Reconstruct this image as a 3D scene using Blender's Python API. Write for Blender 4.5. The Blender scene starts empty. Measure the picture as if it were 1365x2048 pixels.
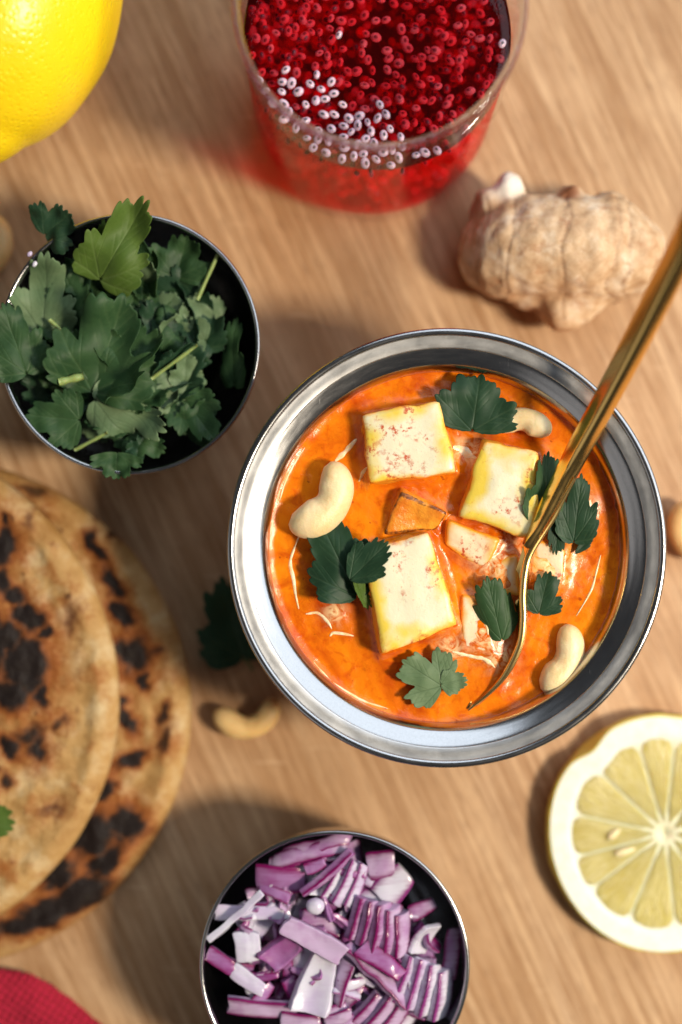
import bpy, bmesh, math, random
import numpy as np
from mathutils import Vector, Matrix, noise

# ------------------------------------------------------------------ camera, world, light
scene = bpy.context.scene
COL = scene.collection
CM = 0.01                 # everything below is written in centimetres
D = 43.6                  # lens height above the table
K0 = 64.5                 # photograph pixels per cm on the table plane

cam_d = bpy.data.cameras.new('camera'); cam = bpy.data.objects.new('camera', cam_d); COL.objects.link(cam)
cam.location = (0, 0, D * CM)
cam_d.sensor_fit = 'VERTICAL'; cam_d.sensor_height = 36; cam_d.lens = 36 * D / (2048 / K0)
cam_d.clip_start = 0.01; cam_d.clip_end = 50
cam_d.dof.use_dof = True; cam_d.dof.focus_distance = (D - 4.9) * CM; cam_d.dof.aperture_fstop = 2.8
cam_d.dof.aperture_blades = 7
scene.camera = cam

world = bpy.data.worlds.new('World'); scene.world = world; world.use_nodes = True
wb = world.node_tree.nodes['Background']
wb.inputs[0].default_value = (0.64, 0.66, 0.70, 1); wb.inputs[1].default_value = 0.06

scene.view_settings.view_transform = 'Standard'; scene.view_settings.look = 'None'
scene.view_settings.exposure = 0.1; scene.view_settings.gamma = 1.0
scene.cycles.max_bounces = 14; scene.cycles.transparent_max_bounces = 64
scene.cycles.volume_bounces = 2; scene.cycles.sample_clamp_indirect = 6
scene.cycles.use_denoising = True

def area(name, az, el, dist, sx, sy, power, col, aim=(0, 0, 3)):
    l = bpy.data.lights.new(name, 'AREA'); o = bpy.data.objects.new(name, l); COL.objects.link(o)
    a, e = math.radians(az), math.radians(el)
    d = Vector((math.cos(a) * math.cos(e), math.sin(a) * math.cos(e), math.sin(e)))
    t = Vector(aim) * CM
    o.location = t + d * dist
    o.rotation_euler = (-d).to_track_quat('-Z', 'Y').to_euler()
    l.shape = 'RECTANGLE'; l.size = sx; l.size_y = sy; l.energy = power; l.color = col
    return o
# azimuth: 0 = to the right of the picture, 90 = towards its top
area('sunbeam_lamp', -13, 48, 1.05, 0.16, 0.16, 14.6, (1.0, 0.86, 0.66))
area('window_lamp', 44, 40, 1.0, 1.9, 0.95, 11.0, (0.82, 0.91, 1.0))
area('room_bounce_lamp', 212, 32, 1.3, 1.6, 0.9, 1.7, (1.0, 0.95, 0.9))

# ------------------------------------------------------------------ helpers
def kz(z): return K0 * D / (D - z)
def P(px, py, z=0.0):
    k = kz(z)
    return Vector(((px - 682.5) / k, -(py - 1024) / k, z))

ORI = {}
def put(o, origin, parent=None):
    ORI[o.name] = Vector(origin)
    loc = Vector(origin)
    if parent is not None:
        o.parent = parent; loc = loc - ORI[parent.name]
    o.location = loc * CM
def empty(name, origin):
    o = bpy.data.objects.new(name, None); COL.objects.link(o); put(o, origin); o.empty_display_size = 0.01
    return o
def mk(name, V, F, mats, origin=(0, 0, 0), parent=None, smooth=True, attrs=None, fmat=None):
    """V in world centimetres"""
    V = np.asarray([tuple(v) for v in V], dtype=float) if not isinstance(V, np.ndarray) else V
    me = bpy.data.meshes.new(name)
    O = np.array(tuple(origin))
    me.from_pydata([tuple(v) for v in (V - O) * CM], [], [tuple(f) for f in F])
    for m in (mats if isinstance(mats, (list, tuple)) else [mats]): me.materials.append(m)
    if smooth: me.polygons.foreach_set('use_smooth', [True] * len(me.polygons))
    if fmat is not None: me.polygons.foreach_set('material_index', list(fmat))
    for k, a in (attrs or {}).items():
        at = me.attributes.new(k, 'FLOAT', 'POINT'); at.data.foreach_set('value', np.asarray(a, dtype=np.float32))
    me.update()
    o = bpy.data.objects.new(name, me); COL.objects.link(o); put(o, origin, parent)
    return o
def tag(o, label=None, cat=None, group=None, kind=None):
    if label: o['label'] = label
    if cat: o['category'] = cat
    if group: o['group'] = group
    if kind: o['kind'] = kind
    return o
def solidify(o, t, offset=0):
    m = o.modifiers.new('thick', 'SOLIDIFY'); m.thickness = t * CM; m.offset = offset
def grid_faces(nu, nv, closed_u=False, closed_v=False, off=0, flip=False):
    F = []
    for i in range(nu if closed_u else nu - 1):
        for j in range(nv if closed_v else nv - 1):
            a = i * nv + j; b = ((i + 1) % nu) * nv + j; c = ((i + 1) % nu) * nv + (j + 1) % nv; d = i * nv + (j + 1) % nv
            F.append((off + a, off + d, off + c, off + b) if flip else (off + a, off + b, off + c, off + d))
    return F
def lathe(prof, center, n=128, close=False):
    """prof: list of (r, z); open ends capped when r == 0"""
    V = []
    for r, z in prof:
        for k in range(n):
            a = 2 * math.pi * k / n
            V.append((center[0] + max(r, 1e-4) * math.cos(a), center[1] + max(r, 1e-4) * math.sin(a), center[2] + z))
    m = len(prof)
    F = []
    for i in range(m if close else m - 1):
        for k in range(n):
            i2 = (i + 1) % m; k2 = (k + 1) % n
            F.append((i * n + k, i * n + k2, i2 * n + k2, i2 * n + k))
    return np.array(V), F
def spline(pts, n):
    """Catmull-Rom through points (tuples of any size)"""
    pts = [np.array(p, dtype=float) for p in pts]
    Q = [2 * pts[0] - pts[1]] + pts + [2 * pts[-1] - pts[-2]]
    out = []
    m = len(pts) - 1
    for k in range(n):
        s = k / (n - 1) * m; i = min(int(s), m - 1); t = s - i
        a, b, c, d = Q[i], Q[i + 1], Q[i + 2], Q[i + 3]
        out.append(0.5 * ((2 * b) + (c - a) * t + (2 * a - 5 * b + 4 * c - d) * t * t + (3 * b - a - 3 * c + d) * t ** 3))
    return out
def nz(x, y, z=0.0): return noise.noise(Vector((x, y, z)))
def fbm(x, y, z=0.0, o=3):
    s = 0; a = 1; f = 1
    for _ in range(o):
        s += a * nz(x * f, y * f, z * f + 7.1 * _); a *= .5; f *= 2.1
    return s
def sm(a, b, x):
    t = np.clip((x - a) / (b - a), 0, 1); return t * t * (3 - 2 * t)

# ------------------------------------------------------------------ material helpers
class M:
    def __init__(s, name):
        s.m = bpy.data.materials.new(name); s.m.use_nodes = True
        s.t = s.m.node_tree; s.b = s.t.nodes['Principled BSDF']; s.out = s.t.nodes['Material Output']
        s._c = None
    def n(s, ty, **kw):
        nd = s.t.nodes.new(ty)
        for k, v in kw.items():
            if k.startswith('_'): setattr(nd, k[1:], v)
            else:
                key = int(k[1:]) if k[0] == 'i' and k[1:].isdigit() else k.replace('__', ' ')
                s.set(nd.inputs[key], v)
        return nd
    def set(s, sock, v):
        if isinstance(v, bpy.types.NodeSocket): s.t.links.new(v, sock)
        elif isinstance(v, (tuple, list)) and len(v) == 3 and sock.type == 'RGBA': sock.default_value = (*v, 1)
        else: sock.default_value = v
    def p(s, **kw):
        for k, v in kw.items(): s.set(s.b.inputs[k.replace('__', ' ')], v)
        return s
    def co(s, scale=(1, 1, 1), rot=(0, 0, 0), loc=(0, 0, 0)):
        """object coordinates in centimetres"""
        if s._c is None: s._c = s.n('ShaderNodeTexCoord').outputs['Object']
        mp = s.n('ShaderNodeMapping', _vector_type='POINT')
        mp.inputs['Scale'].default_value = tuple(100 * v for v in scale); mp.inputs['Rotation'].default_value = rot; mp.inputs['Location'].default_value = loc
        s.t.links.new(s._c, mp.inputs['Vector']); return mp.outputs[0]
    def rnd(s): return s.n('ShaderNodeObjectInfo').outputs['Random']
    def noise(s, vec, scale, detail=4, rough=.55, w=None, dist=0):
        nd = s.n('ShaderNodeTexNoise', _noise_dimensions='4D' if w is not None else '3D', Vector=vec, Scale=scale, Detail=detail, Roughness=rough, Distortion=dist)
        if w is not None: s.set(nd.inputs['W'], w)
        return nd.outputs['Fac']
    def math(s, op, a, b=0.0, clamp=False):
        nd = s.n('ShaderNodeMath', _operation=op, _use_clamp=clamp); s.set(nd.inputs[0], a); s.set(nd.inputs[1], b); return nd.outputs[0]
    def ramp(s, fac, *stops):
        nd = s.n('ShaderNodeValToRGB'); cr = nd.color_ramp
        while len(cr.elements) < len(stops): cr.elements.new(.5)
        for e, (p, c) in zip(cr.elements, stops):
            e.position = p; e.color = (c, c, c, 1) if not isinstance(c, tuple) else (*c, 1)
        s.set(nd.inputs[0], fac); return nd.outputs[0]
    def mix(s, f, a, b, mode='MIX'):
        nd = s.n('ShaderNodeMix', _data_type='RGBA', _blend_type=mode)
        s.set(nd.inputs[0], f); s.set(nd.inputs[6], a); s.set(nd.inputs[7], b); return nd.outputs[2]
    def attr(s, name): return s.n('ShaderNodeAttribute', _attribute_name=name).outputs['Fac']
    def bump(s, h, strength=.3, dist=.05):
        nd = s.n('ShaderNodeBump', Strength=strength, Distance=dist * CM, Height=h); s.set(s.b.inputs['Normal'], nd.outputs[0]); return nd.outputs[0]

MT = {}
# --- wood
w = M('oiled_wood'); ROT = (0, 0, math.radians(-25))
def wv(sx, sy): return w.co((sx, sy, 1), ROT)
rotd = w.n('ShaderNodeVectorRotate', _rotation_type='Z_AXIS'); w.set(rotd.inputs['Vector'], w.co()); rotd.inputs['Angle'].default_value = math.radians(-24)
def wscale(sx, sy):
    nd = w.n('ShaderNodeMapping'); nd.inputs['Scale'].default_value = (sx, sy, 1); w.set(nd.inputs['Vector'], rotd.outputs[0]); return nd.outputs[0]
big = w.noise(wscale(.28, .05), 1.0, 4, .6, dist=.5)
mid = w.noise(wscale(1.9, .16), 1.0, 5, .62, dist=.3)
fine = w.noise(wscale(9, .34), 1.0, 4, .65)
pore = w.noise(wscale(24, 1.3), 1.0, 2, .5)
line = w.noise(wscale(4.2, .15), 1.0, 4, .6, dist=.4)
blot = w.noise(wscale(.4, .3), 1.0, 3, .5)
c = w.ramp(big, (.3, (.43, .255, .135)), (.55, (.56, .375, .22)), (.75, (.66, .475, .31)))
c = w.mix(w.math('MULTIPLY', w.ramp(mid, (.38, 0.0), (.66, 1.0)), .62), c, (.36, .195, .088))
c = w.mix(w.math('MULTIPLY', w.ramp(line, (.44, 0.0), (.62, 1.0)), .74), c, (.30, .155, .065))
c = w.mix(w.math('MULTIPLY', w.ramp(line, (.28, 1.0), (.44, 0.0)), .35), c, (.72, .48, .27))
c = w.mix(w.math('MULTIPLY', w.ramp(fine, (.42, 0.0), (.66, 1.0)), .60), c, (.30, .16, .075))
c = w.mix(w.math('MULTIPLY', w.ramp(pore, (.58, 0.0), (.70, 1.0)), .65), c, (.18, .09, .04))
c = w.mix(w.math('MULTIPLY', w.ramp(blot, (.5, 0.0), (.75, 1.0)), .35), c, (.66, .45, .27))
scr = w.noise(w.co((.35, 3.2, 1), (0, 0, math.radians(-18))), 1.0, 3, .6)
c = w.mix(w.math('MULTIPLY', w.ramp(scr, (.66, 0.0), (.72, 1.0)), .28), c, (.72, .52, .34))
w.p(Base__Color=c, Roughness=w.ramp(mid, (.3, .42), (.7, .58)))
w.b.inputs['Specular IOR Level'].default_value = .35
w.bump(w.math('ADD', w.math('MULTIPLY', fine, .6), w.math('MULTIPLY', pore, -.5)), .35, .02)
MT['wood'] = w.m

# --- steel
def steel(name, base, rough, streak=.1, film=False):
    s = M(name)
    a = s.noise(s.co((.5, .5, 6)), 3.0, 4, .6); b = s.noise(s.co((9, .6, 1), (0, 0, .7)), 2.0, 3, .6); f = s.noise(s.co((1, 1, 1)), 14, 3, .6)
    r = s.math('ADD', s.math('MULTIPLY', a, streak), s.math('ADD', rough - streak * .5, s.math('MULTIPLY', s.ramp(b, (.66, 0.0), (.74, 1.0)), .07)))
    s.p(Base__Color=s.mix(s.ramp(f, (.4, 0.0), (.75, .3)), base, tuple(v * .8 for v in base)), Metallic=1.0, Roughness=r)
    ln = s.n('ShaderNodeVectorMath', _operation='LENGTH'); s.set(ln.inputs[0], s.co((1, 1, 0)))
    cb = s.n('ShaderNodeCombineXYZ'); s.set(cb.inputs[0], ln.outputs['Value']); br = s.noise(s.co((1, 1, 0)), .8, 3); s.set(cb.inputs[1], s.math('MULTIPLY', br, .35))
    s.bump(s.math('ADD', s.math('ADD', s.math('MULTIPLY', b, .6), s.math('MULTIPLY', f, .6)), s.math('MULTIPLY', s.noise(cb.outputs[0], 16, 3, .6), 1.6)), .03, .015)
    if film:
        sep = s.n('ShaderNodeSeparateXYZ'); s.set(sep.inputs[0], s.co())
        zz = s.math('ADD', sep.outputs[2], s.math('MULTIPLY', s.math('SUBTRACT', s.noise(s.co((1, 1, .5)), 1.4, 4, .65), .5), .75))
        mk_ = s.math('MULTIPLY', s.ramp(s.math('SUBTRACT', zz, 4.0), (.62, 1.0), (.78, 0.0)), .92)
        bc = s.b.inputs['Base Color'].links[0].from_socket
        s.p(Base__Color=s.mix(mk_, bc, (.62, .15, .006)), Metallic=s.math('SUBTRACT', 1.0, mk_))
    return s.m
MT['steel'] = steel('brushed_steel', (.47, .47, .48), .21, .16)
MT['steel_filmed'] = steel('sauce_filmed_steel', (.47, .47, .48), .21, .16, True)
MT['steel_lip'] = steel('scuffed_steel', (.62, .62, .625), .36, .22)
MT['steel_thin'] = steel('thin_steel', (.36, .36, .37), .20)
# --- gold
g = M('brass_gold')
g.p(Base__Color=(.92, .60, .20), Metallic=1.0, Roughness=g.math('ADD', g.math('MULTIPLY', g.noise(g.co(), 3, 3), .10), .13))
MT['gold'] = g.m
g = M('glint_gold_edge'); g.p(Base__Color=(.95, .66, .25), Metallic=1.0, Roughness=.27); MT['gold_edge'] = g.m  # brighter, rougher gold that spreads the highlight on the spoon's rim tube

# --- curry
s = M('orange_curry')
v = s.co()
n1 = s.noise(v, .55, 4, .6, dist=.8); n2 = s.noise(v, 2.6, 5, .62, dist=.6); n3 = s.noise(v, 26, 3, .6); n4 = s.noise(v, 5.2, 2, .4)
c = s.ramp(n1, (.34, (.43, .056, .002)), (.48, (.65, .142, .003)), (.66, (.78, .23, .005)))
c = s.mix(s.ramp(n2, (.50, 0.0), (.70, .75)), c, (.47, .060, .002))
c = s.mix(s.ramp(n2, (.22, .5), (.38, 0.0)), c, (.80, .27, .014))
c = s.mix(s.ramp(n3, (.66, 0.0), (.74, .6)), c, (.30, .035, .004))
c = s.mix(s.ramp(n4, (.71, 0.0), (.75, .7)), c, (.26, .03, .004))
c = s.mix(s.math('MULTIPLY', s.attr('cream'), s.ramp(s.noise(v, 3.4, 4, .6, dist=1.2), (.40, 0.0), (.60, 1.0))), c, (.90, .66, .36))
s.p(Base__Color=c, Roughness=.2, Subsurface__Weight=.06, Subsurface__Radius=(.6, .2, .06), Subsurface__Scale=.004)
s.b.inputs['Specular IOR Level'].default_value = .4
s.bump(s.math('ADD', s.math('MULTIPLY', n2, .8), s.math('MULTIPLY', s.noise(v, 13, 4, .65), .35)), .4, .05)
MT['curry'] = s.m
s = M('cream'); s.p(Base__Color=s.mix(s.ramp(s.noise(s.co(), 4, 3), (.35, .0), (.65, .7)), (.88, .76, .55), (.88, .46, .14)), Roughness=.3, Subsurface__Weight=.2, Subsurface__Scale=.003)
MT['cream'] = s.m

# --- paneer
def paneer(name, pale, yellow, stain_amt, red):
    s = M(name); v = s.co(); r = s.math('MULTIPLY', s.rnd(), 40.0)
    n1 = s.noise(v, .75, 3, .5, w=r); n2 = s.noise(v, 7, 5, .65, w=r); n3 = s.noise(v, 1.1, 2, .5, w=s.math('ADD', r, 9.0)); n4 = s.noise(v, 16, 3, .6, w=r)
    c = s.mix(s.ramp(s.math('ADD', n1, s.math('MULTIPLY', s.math('SUBTRACT', s.attr('rim'), .62), .42)), (.50, 0.0), (.66, 1.0)), pale, yellow)
    st = s.math('ADD', s.attr('stain'), s.math('MULTIPLY', s.math('SUBTRACT', s.noise(v, 2.2, 4, .6, w=r), .5), .9))
    c = s.mix(s.math('MULTIPLY', s.ramp(st, (.45, 0.0), (.78, 1.0)), stain_amt), c, (.85, .33, .02))
    sp = s.math('MULTIPLY', s.ramp(n2, (.51, 0.0), (.60, 1.0)), s.ramp(n3, (.50, 0.0), (.58, 1.0)))
    c = s.mix(s.math('MULTIPLY', sp, red), c, (.46, .055, .008))
    c = s.mix(s.math('MULTIPLY', s.ramp(n4, (.64, 0.0), (.72, 1.0)), .6), c, (.50, .12, .03))
    s.p(Base__Color=c, Roughness=.38, Subsurface__Weight=.25, Subsurface__Radius=(.8, .6, .3), Subsurface__Scale=.004)
    s.bump(s.math('ADD', s.noise(v, 3, 4, .6, w=r), s.math('MULTIPLY', n4, .25)), .22, .08)
    return s.m
MT['paneer'] = paneer('paneer_cheese', (.68, .64, .47), (.70, .52, .07), .95, .95)
MT['paneer_sauced'] = paneer('sauced_paneer', (.70, .57, .38), (.70, .34, .05), 1.0, 1.0)
s = M('fried_paneer'); v = s.co()
e = s.attr('edge'); n1 = s.noise(v, 5, 5, .65); n2 = s.noise(v, 2, 3, .5)
c = s.ramp(n2, (.35, (.62, .16, .01)), (.65, (.80, .34, .03)))
c = s.mix(s.math('MULTIPLY', s.ramp(s.math('ADD', e, s.math('MULTIPLY', s.math('SUBTRACT', n1, .5), 1.6)), (.36, 0.0), (.72, 1.0)), .9), c, (.085, .022, .010))
s.p(Base__Color=c, Roughness=.3); s.bump(n1, .5, .08)
MT['fried'] = s.m

# --- cashew
def nut(name, a, b):
    s = M(name); v = s.co(); n1 = s.noise(v, 1.2, 4, .6); n2 = s.noise(s.co((1, 1, 1)), 22, 3, .6)
    c = s.mix(s.ramp(n1, (.4, 0.0), (.65, 1.0)), a, b)
    c = s.mix(s.ramp(n2, (.66, 0.0), (.78, .35)), c, (.45, .22, .07))
    s.p(Base__Color=c, Roughness=.42, Subsurface__Weight=.2, Subsurface__Scale=.003); s.bump(s.math('ADD', s.noise(s.co((1, 1, 1)), 4.5, 4, .6), s.math('MULTIPLY', n2, .25)), .4, .07)
    return s.m
MT['cashew'] = nut('cashew_nut', (.80, .64, .38), (.74, .53, .25))
MT['cashew_dry'] = nut('dry_cashew', (.72, .50, .22), (.66, .42, .16))

# --- leaf
def leafmat(name, a, b, vein, trans=.22, tcol=(.16, .30, .03)):
    s = M(name); v = s.co(); r = s.math('MULTIPLY', s.rnd(), 30.0)
    n1 = s.noise(v, 1.3, 4, .6, w=r); n2 = s.noise(v, 12, 3, .6, w=r)
    c = s.mix(s.ramp(n1, (.35, 0.0), (.68, 1.0)), a, b)
    c = s.mix(s.math('MULTIPLY', s.attr('vein'), .42), c, vein)
    c = s.mix(s.ramp(n2, (.5, 0.0), (.8, .4)), c, tuple(q * .6 for q in a))
    s.p(Base__Color=c, Roughness=.5); s.b.inputs['Specular IOR Level'].default_value = .22
    nb = s.bump(s.math('ADD', s.math('MULTIPLY', s.attr('vein'), -.5), s.math('MULTIPLY', n2, .35)), .22, .02)
    tr = s.n('ShaderNodeBsdfTranslucent', Color=tcol); s.t.links.new(nb, tr.inputs['Normal'])
    mx = s.n('ShaderNodeMixShader'); mx.inputs[0].default_value = trans
    s.t.links.new(s.b.outputs[0], mx.inputs[1]); s.t.links.new(tr.outputs[0], mx.inputs[2]); s.t.links.new(mx.outputs[0], s.out.inputs[0])
    return s.m
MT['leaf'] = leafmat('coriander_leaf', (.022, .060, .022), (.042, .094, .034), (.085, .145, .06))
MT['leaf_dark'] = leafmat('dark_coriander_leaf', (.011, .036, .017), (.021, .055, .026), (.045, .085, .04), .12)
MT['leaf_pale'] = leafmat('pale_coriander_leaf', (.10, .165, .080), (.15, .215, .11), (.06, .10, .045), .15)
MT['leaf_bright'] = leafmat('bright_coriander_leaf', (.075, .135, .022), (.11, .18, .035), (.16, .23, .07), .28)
s = M('coriander_stem'); s.p(Base__Color=(.24, .32, .10), Roughness=.4, Subsurface__Weight=.2, Subsurface__Scale=.002); MT['stem'] = s.m
s = M('dark_coriander_stem'); s.p(Base__Color=(.07, .13, .03), Roughness=.45); MT['stem_dark'] = s.m

# --- onion
def onion(name, pale, lilac, skin):
    s = M(name); v = s.co(); r = s.math('MULTIPLY', s.rnd(), 30.0)
    st = s.noise(s.co((1.2, 9, 2)), 1.3, 3, .6, w=r); n1 = s.noise(v, 1.4, 3, .5, w=r)
    c = s.mix(s.math('MULTIPLY', s.ramp(s.math('ADD', n1, s.math('MULTIPLY', s.math('SUBTRACT', s.rnd(), .5), .3)), (.40, 0.0), (.68, 1.0)), .85), pale, lilac)
    c = s.mix(s.ramp(s.math('ADD', s.attr('skin'), s.math('MULTIPLY', s.math('SUBTRACT', st, .5), .55)), (.40, 0.0), (.78, 1.0)), c, skin)
    s.p(Base__Color=c, Roughness=.22, Subsurface__Weight=.3, Subsurface__Radius=(.6, .4, .6), Subsurface__Scale=.003)
    s.bump(st, .25, .05)
    return s.m
MT['onion'] = onion('red_onion', (.43, .32, .48), (.28, .10, .29), (.15, .004, .080))
MT['onion_white'] = onion('pale_onion', (.55, .54, .64), (.44, .36, .54), (.20, .03, .16))
MT['onion_deep'] = onion('purple_onion', (.30, .15, .33), (.22, .035, .18), (.16, .005, .08))

# --- lemon
s = M('lemon_peel'); v = s.co()
vor = s.n('ShaderNodeTexVoronoi', _feature='F1', Vector=v, Scale=5.5); n1 = s.noise(v, .5, 3)
s.p(Base__Color=s.mix(s.ramp(n1, (.35, 0.0), (.7, 1.0)), (.85, .58, .005), (.89, .66, .012)), Roughness=.33, Subsurface__Weight=.15, Subsurface__Radius=(1, .6, .05), Subsurface__Scale=.004)
s.bump(s.math('ADD', s.ramp(vor.outputs['Distance'], (.0, 0.0), (.45, 1.0)), s.math('MULTIPLY', s.noise(v, 9, 3), .6)), .28, .05); MT['peel'] = s.m
s = M('pale_lemon_peel'); s.p(Base__Color=s.mix(s.noise(s.co(), 3, 4), (.70, .56, .05), (.78, .70, .22)), Roughness=.4, Subsurface__Weight=.2, Subsurface__Scale=.003); s.bump(s.noise(s.co(), 8, 3), .3, .05); MT['pale_peel'] = s.m
s = M('lemon_pith'); n1 = s.noise(s.co(), 2.5, 4); s.p(Base__Color=s.mix(s.math('MULTIPLY', s.attr('core'), .75), s.mix(s.ramp(n1, (.4, 0.0), (.7, 1.0)), (.72, .73, .70), (.69, .69, .60)), (.64, .60, .36)), Roughness=.55, Subsurface__Weight=.3, Subsurface__Scale=.004)
s.bump(s.noise(s.co(), 9, 4), .2, .04); MT['pith'] = s.m
s = M('lemon_pulp'); rad = s.attr('rad'); ang = s.attr('ang')
cmb = s.n('ShaderNodeCombineXYZ'); s.set(cmb.inputs[0], s.math('MULTIPLY', ang, 9.0)); s.set(cmb.inputs[1], s.math('MULTIPLY', rad, 1.3)); s.set(cmb.inputs[2], s.math('MULTIPLY', s.rnd(), 20.0))
n1 = s.noise(cmb.outputs[0], 1.6, 4, .55, dist=.7); n2 = s.noise(s.co(), 1.0, 3)
c = s.mix(s.ramp(n1, (.38, 0.0), (.66, 1.0)), (.58, .49, .15), (.70, .63, .33)); c = s.mix(s.ramp(n2, (.4, 0.0), (.7, .5)), c, (.50, .40, .10))
s.p(Base__Color=c, Roughness=.13, Subsurface__Weight=.5, Subsurface__Radius=(1, .8, .3), Subsurface__Scale=.004); s.bump(n1, .9, .13); MT['pulp'] = s.m
s = M('lemon_seed'); s.p(Base__Color=(.82, .70, .42), Roughness=.35, Subsurface__Weight=.2, Subsurface__Scale=.003); MT['pip'] = s.m

# --- ginger
s = M('ginger_skin'); v = s.co()
n1 = s.noise(v, 1.1, 5, .65); n2 = s.noise(s.co((1.3, 2.0, 2.0)), 1.1, 5, .7); n3 = s.noise(v, 7, 4, .65)
ring = s.attr('ring')
c = s.ramp(n1, (.34, (.42, .25, .13)), (.5, (.56, .39, .24)), (.66, (.66, .54, .41)))
c = s.mix(s.math('MULTIPLY', s.ramp(n2, (.54, 0.0), (.70, 1.0)), .7), c, (.36, .16, .065))
c = s.mix(s.math('MULTIPLY', ring, s.ramp(n2, (.42, .0), (.62, .75))), c, (.25, .12, .06))
c = s.mix(s.attr('brown'), c, (.24, .085, .028)); c = s.mix(s.attr('pale'), c, (.80, .76, .68))
s.p(Base__Color=c, Roughness=.6); s.bump(s.math('ADD', s.math('MULTIPLY', n2, .7), s.math('ADD', s.math('MULTIPLY', n3, .5), s.math('MULTIPLY', ring, -.3))), .3, .08); MT['ginger'] = s.m

# --- bread
s = M('griddled_flatbread'); v = s.co(); ch = s.attr('char'); ht = s.attr('toast')
n1 = s.noise(v, 1.1, 4, .6); n2 = s.noise(v, 7, 4, .65); n3 = s.noise(v, 20, 3, .6)
c = s.ramp(n1, (.3, (.34, .18, .055)), (.5, (.45, .27, .10)), (.72, (.57, .43, .24)))
c = s.mix(s.ramp(s.math('ADD', ht, s.math('MULTIPLY', s.math('SUBTRACT', n2, .5), .6)), (.08, 0.0), (.62, 1.0)), c, (.30, .098, .018))
c = s.mix(s.ramp(s.math('ADD', ch, s.math('MULTIPLY', s.math('SUBTRACT', n2, .5), .5)), (.02, 0.0), (.34, .75), (.62, 1.0)), c, s.ramp(ch, (.15, (.16, .040, .010)), (.5, (.010, .005, .004))))
c = s.mix(s.ramp(n3, (.68, 0.0), (.76, .55)), c, (.16, .17, .05))
s.p(Base__Color=c, Roughness=.58); s.b.inputs['Specular IOR Level'].default_value = .28; s.bump(s.math('ADD', n2, s.math('MULTIPLY', n3, .4)), .5, .09); MT['bread'] = s.m
# --- cloth
s = M('crimson_cloth'); v = s.co((1, 1, 1), (0, 0, .6))
wv1 = s.n('ShaderNodeTexWave', _wave_type='BANDS', _bands_direction='X', Vector=v, Scale=1.5); wv2 = s.n('ShaderNodeTexWave', _wave_type='BANDS', _bands_direction='Y', Vector=v, Scale=1.5)
wvv = s.math('MULTIPLY', wv1.outputs['Fac'], wv2.outputs['Fac'])
s.p(Base__Color=s.mix(s.math('MULTIPLY', wvv, s.noise(v, 5, 4)), (.30, .002, .018), (.74, .012, .085)), Roughness=.9); s.bump(s.math('ADD', wvv, s.math('MULTIPLY', s.noise(v, 22, 3), .5)), .7, .12); MT['cloth'] = s.m

# --- clear glass and the drink: light passes straight through, mirrored at grazing angles
def clear(name, tint, ior, rough, vol=None, refl=1.0):
    s = M(name)
    gm = s.n('ShaderNodeNewGeometry'); dt = s.n('ShaderNodeVectorMath', _operation='DOT_PRODUCT'); s.t.links.new(gm.outputs['Normal'], dt.inputs[0]); s.t.links.new(gm.outputs['Incoming'], dt.inputs[1])
    f0 = ((ior - 1) / (ior + 1)) ** 2
    fres = s.math('ADD', s.math('MULTIPLY', s.math('POWER', s.math('SUBTRACT', 1.0, s.math('ABSOLUTE', dt.outputs['Value']), True), 5.0), (1 - f0) * refl if ior > 1.05 else 0.0), f0)
    tr = s.n('ShaderNodeBsdfTransparent', Color=tint); gl = s.n('ShaderNodeBsdfGlossy', Color=(1, 1, 1), Roughness=rough)
    mx = s.n('ShaderNodeMixShader'); s.t.links.new(fres, mx.inputs[0]); s.t.links.new(tr.outputs[0], mx.inputs[1]); s.t.links.new(gl.outputs[0], mx.inputs[2])
    s.t.links.new(mx.outputs[0], s.out.inputs[0])
    if vol:
        ab = s.n('ShaderNodeVolumeAbsorption', Color=vol[0], Density=vol[1]); sc = s.n('ShaderNodeVolumeScatter', Color=vol[2], Density=vol[3], Anisotropy=.4)
        ad = s.n('ShaderNodeAddShader'); s.t.links.new(ab.outputs[0], ad.inputs[0]); s.t.links.new(sc.outputs[0], ad.inputs[1]); s.t.links.new(ad.outputs[0], s.out.inputs['Volume'])
    s.t.nodes.remove(s.b)
    return s.m
MT['glass'] = clear('clear_glass', (.975, .975, .985), 1.28, .03, refl=.45)
DV = ((.9988, .01, .16), 260.0, (1.0, .06, .20), 4.0)
MT['wet_glass'] = clear('wet_glass', (.99, .98, .98), 1.0, .03)
MT['drink'] = clear('red_drink', (.99, .98, .98), 1.33, .02, DV); MT['drink_side'] = clear('red_drink_side', (1, 1, 1), 1.001, .02, DV)
s = M('seed_jelly'); s.p(Base__Color=(.56, .40, .50), Roughness=.2, Subsurface__Weight=.4, Subsurface__Scale=.003); MT['jelly'] = s.m
s = M('seed_kernel'); s.p(Base__Color=(.075, .06, .085), Roughness=.35); MT['kernel'] = s.m
s = M('soaked_seed_jelly'); s.p(Base__Color=(.85, .09, .16), Roughness=.5); tr = s.n('ShaderNodeBsdfTransparent'); mx = s.n('ShaderNodeMixShader'); mx.inputs[0].default_value = .86
s.t.links.new(s.b.outputs[0], mx.inputs[1]); s.t.links.new(tr.outputs[0], mx.inputs[2]); s.t.links.new(mx.outputs[0], s.out.inputs[0]); MT['jelly_soaked'] = s.m
s = M('stained_seed_jelly'); s.p(Base__Color=(.90, .17, .23), Roughness=.5, Subsurface__Weight=.3, Subsurface__Scale=.003); s.b.inputs['Specular IOR Level'].default_value = .15; tr = s.n('ShaderNodeBsdfTransparent', Color=(1, .8, .82)); mx = s.n('ShaderNodeMixShader'); mx.inputs[0].default_value = .62
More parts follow.
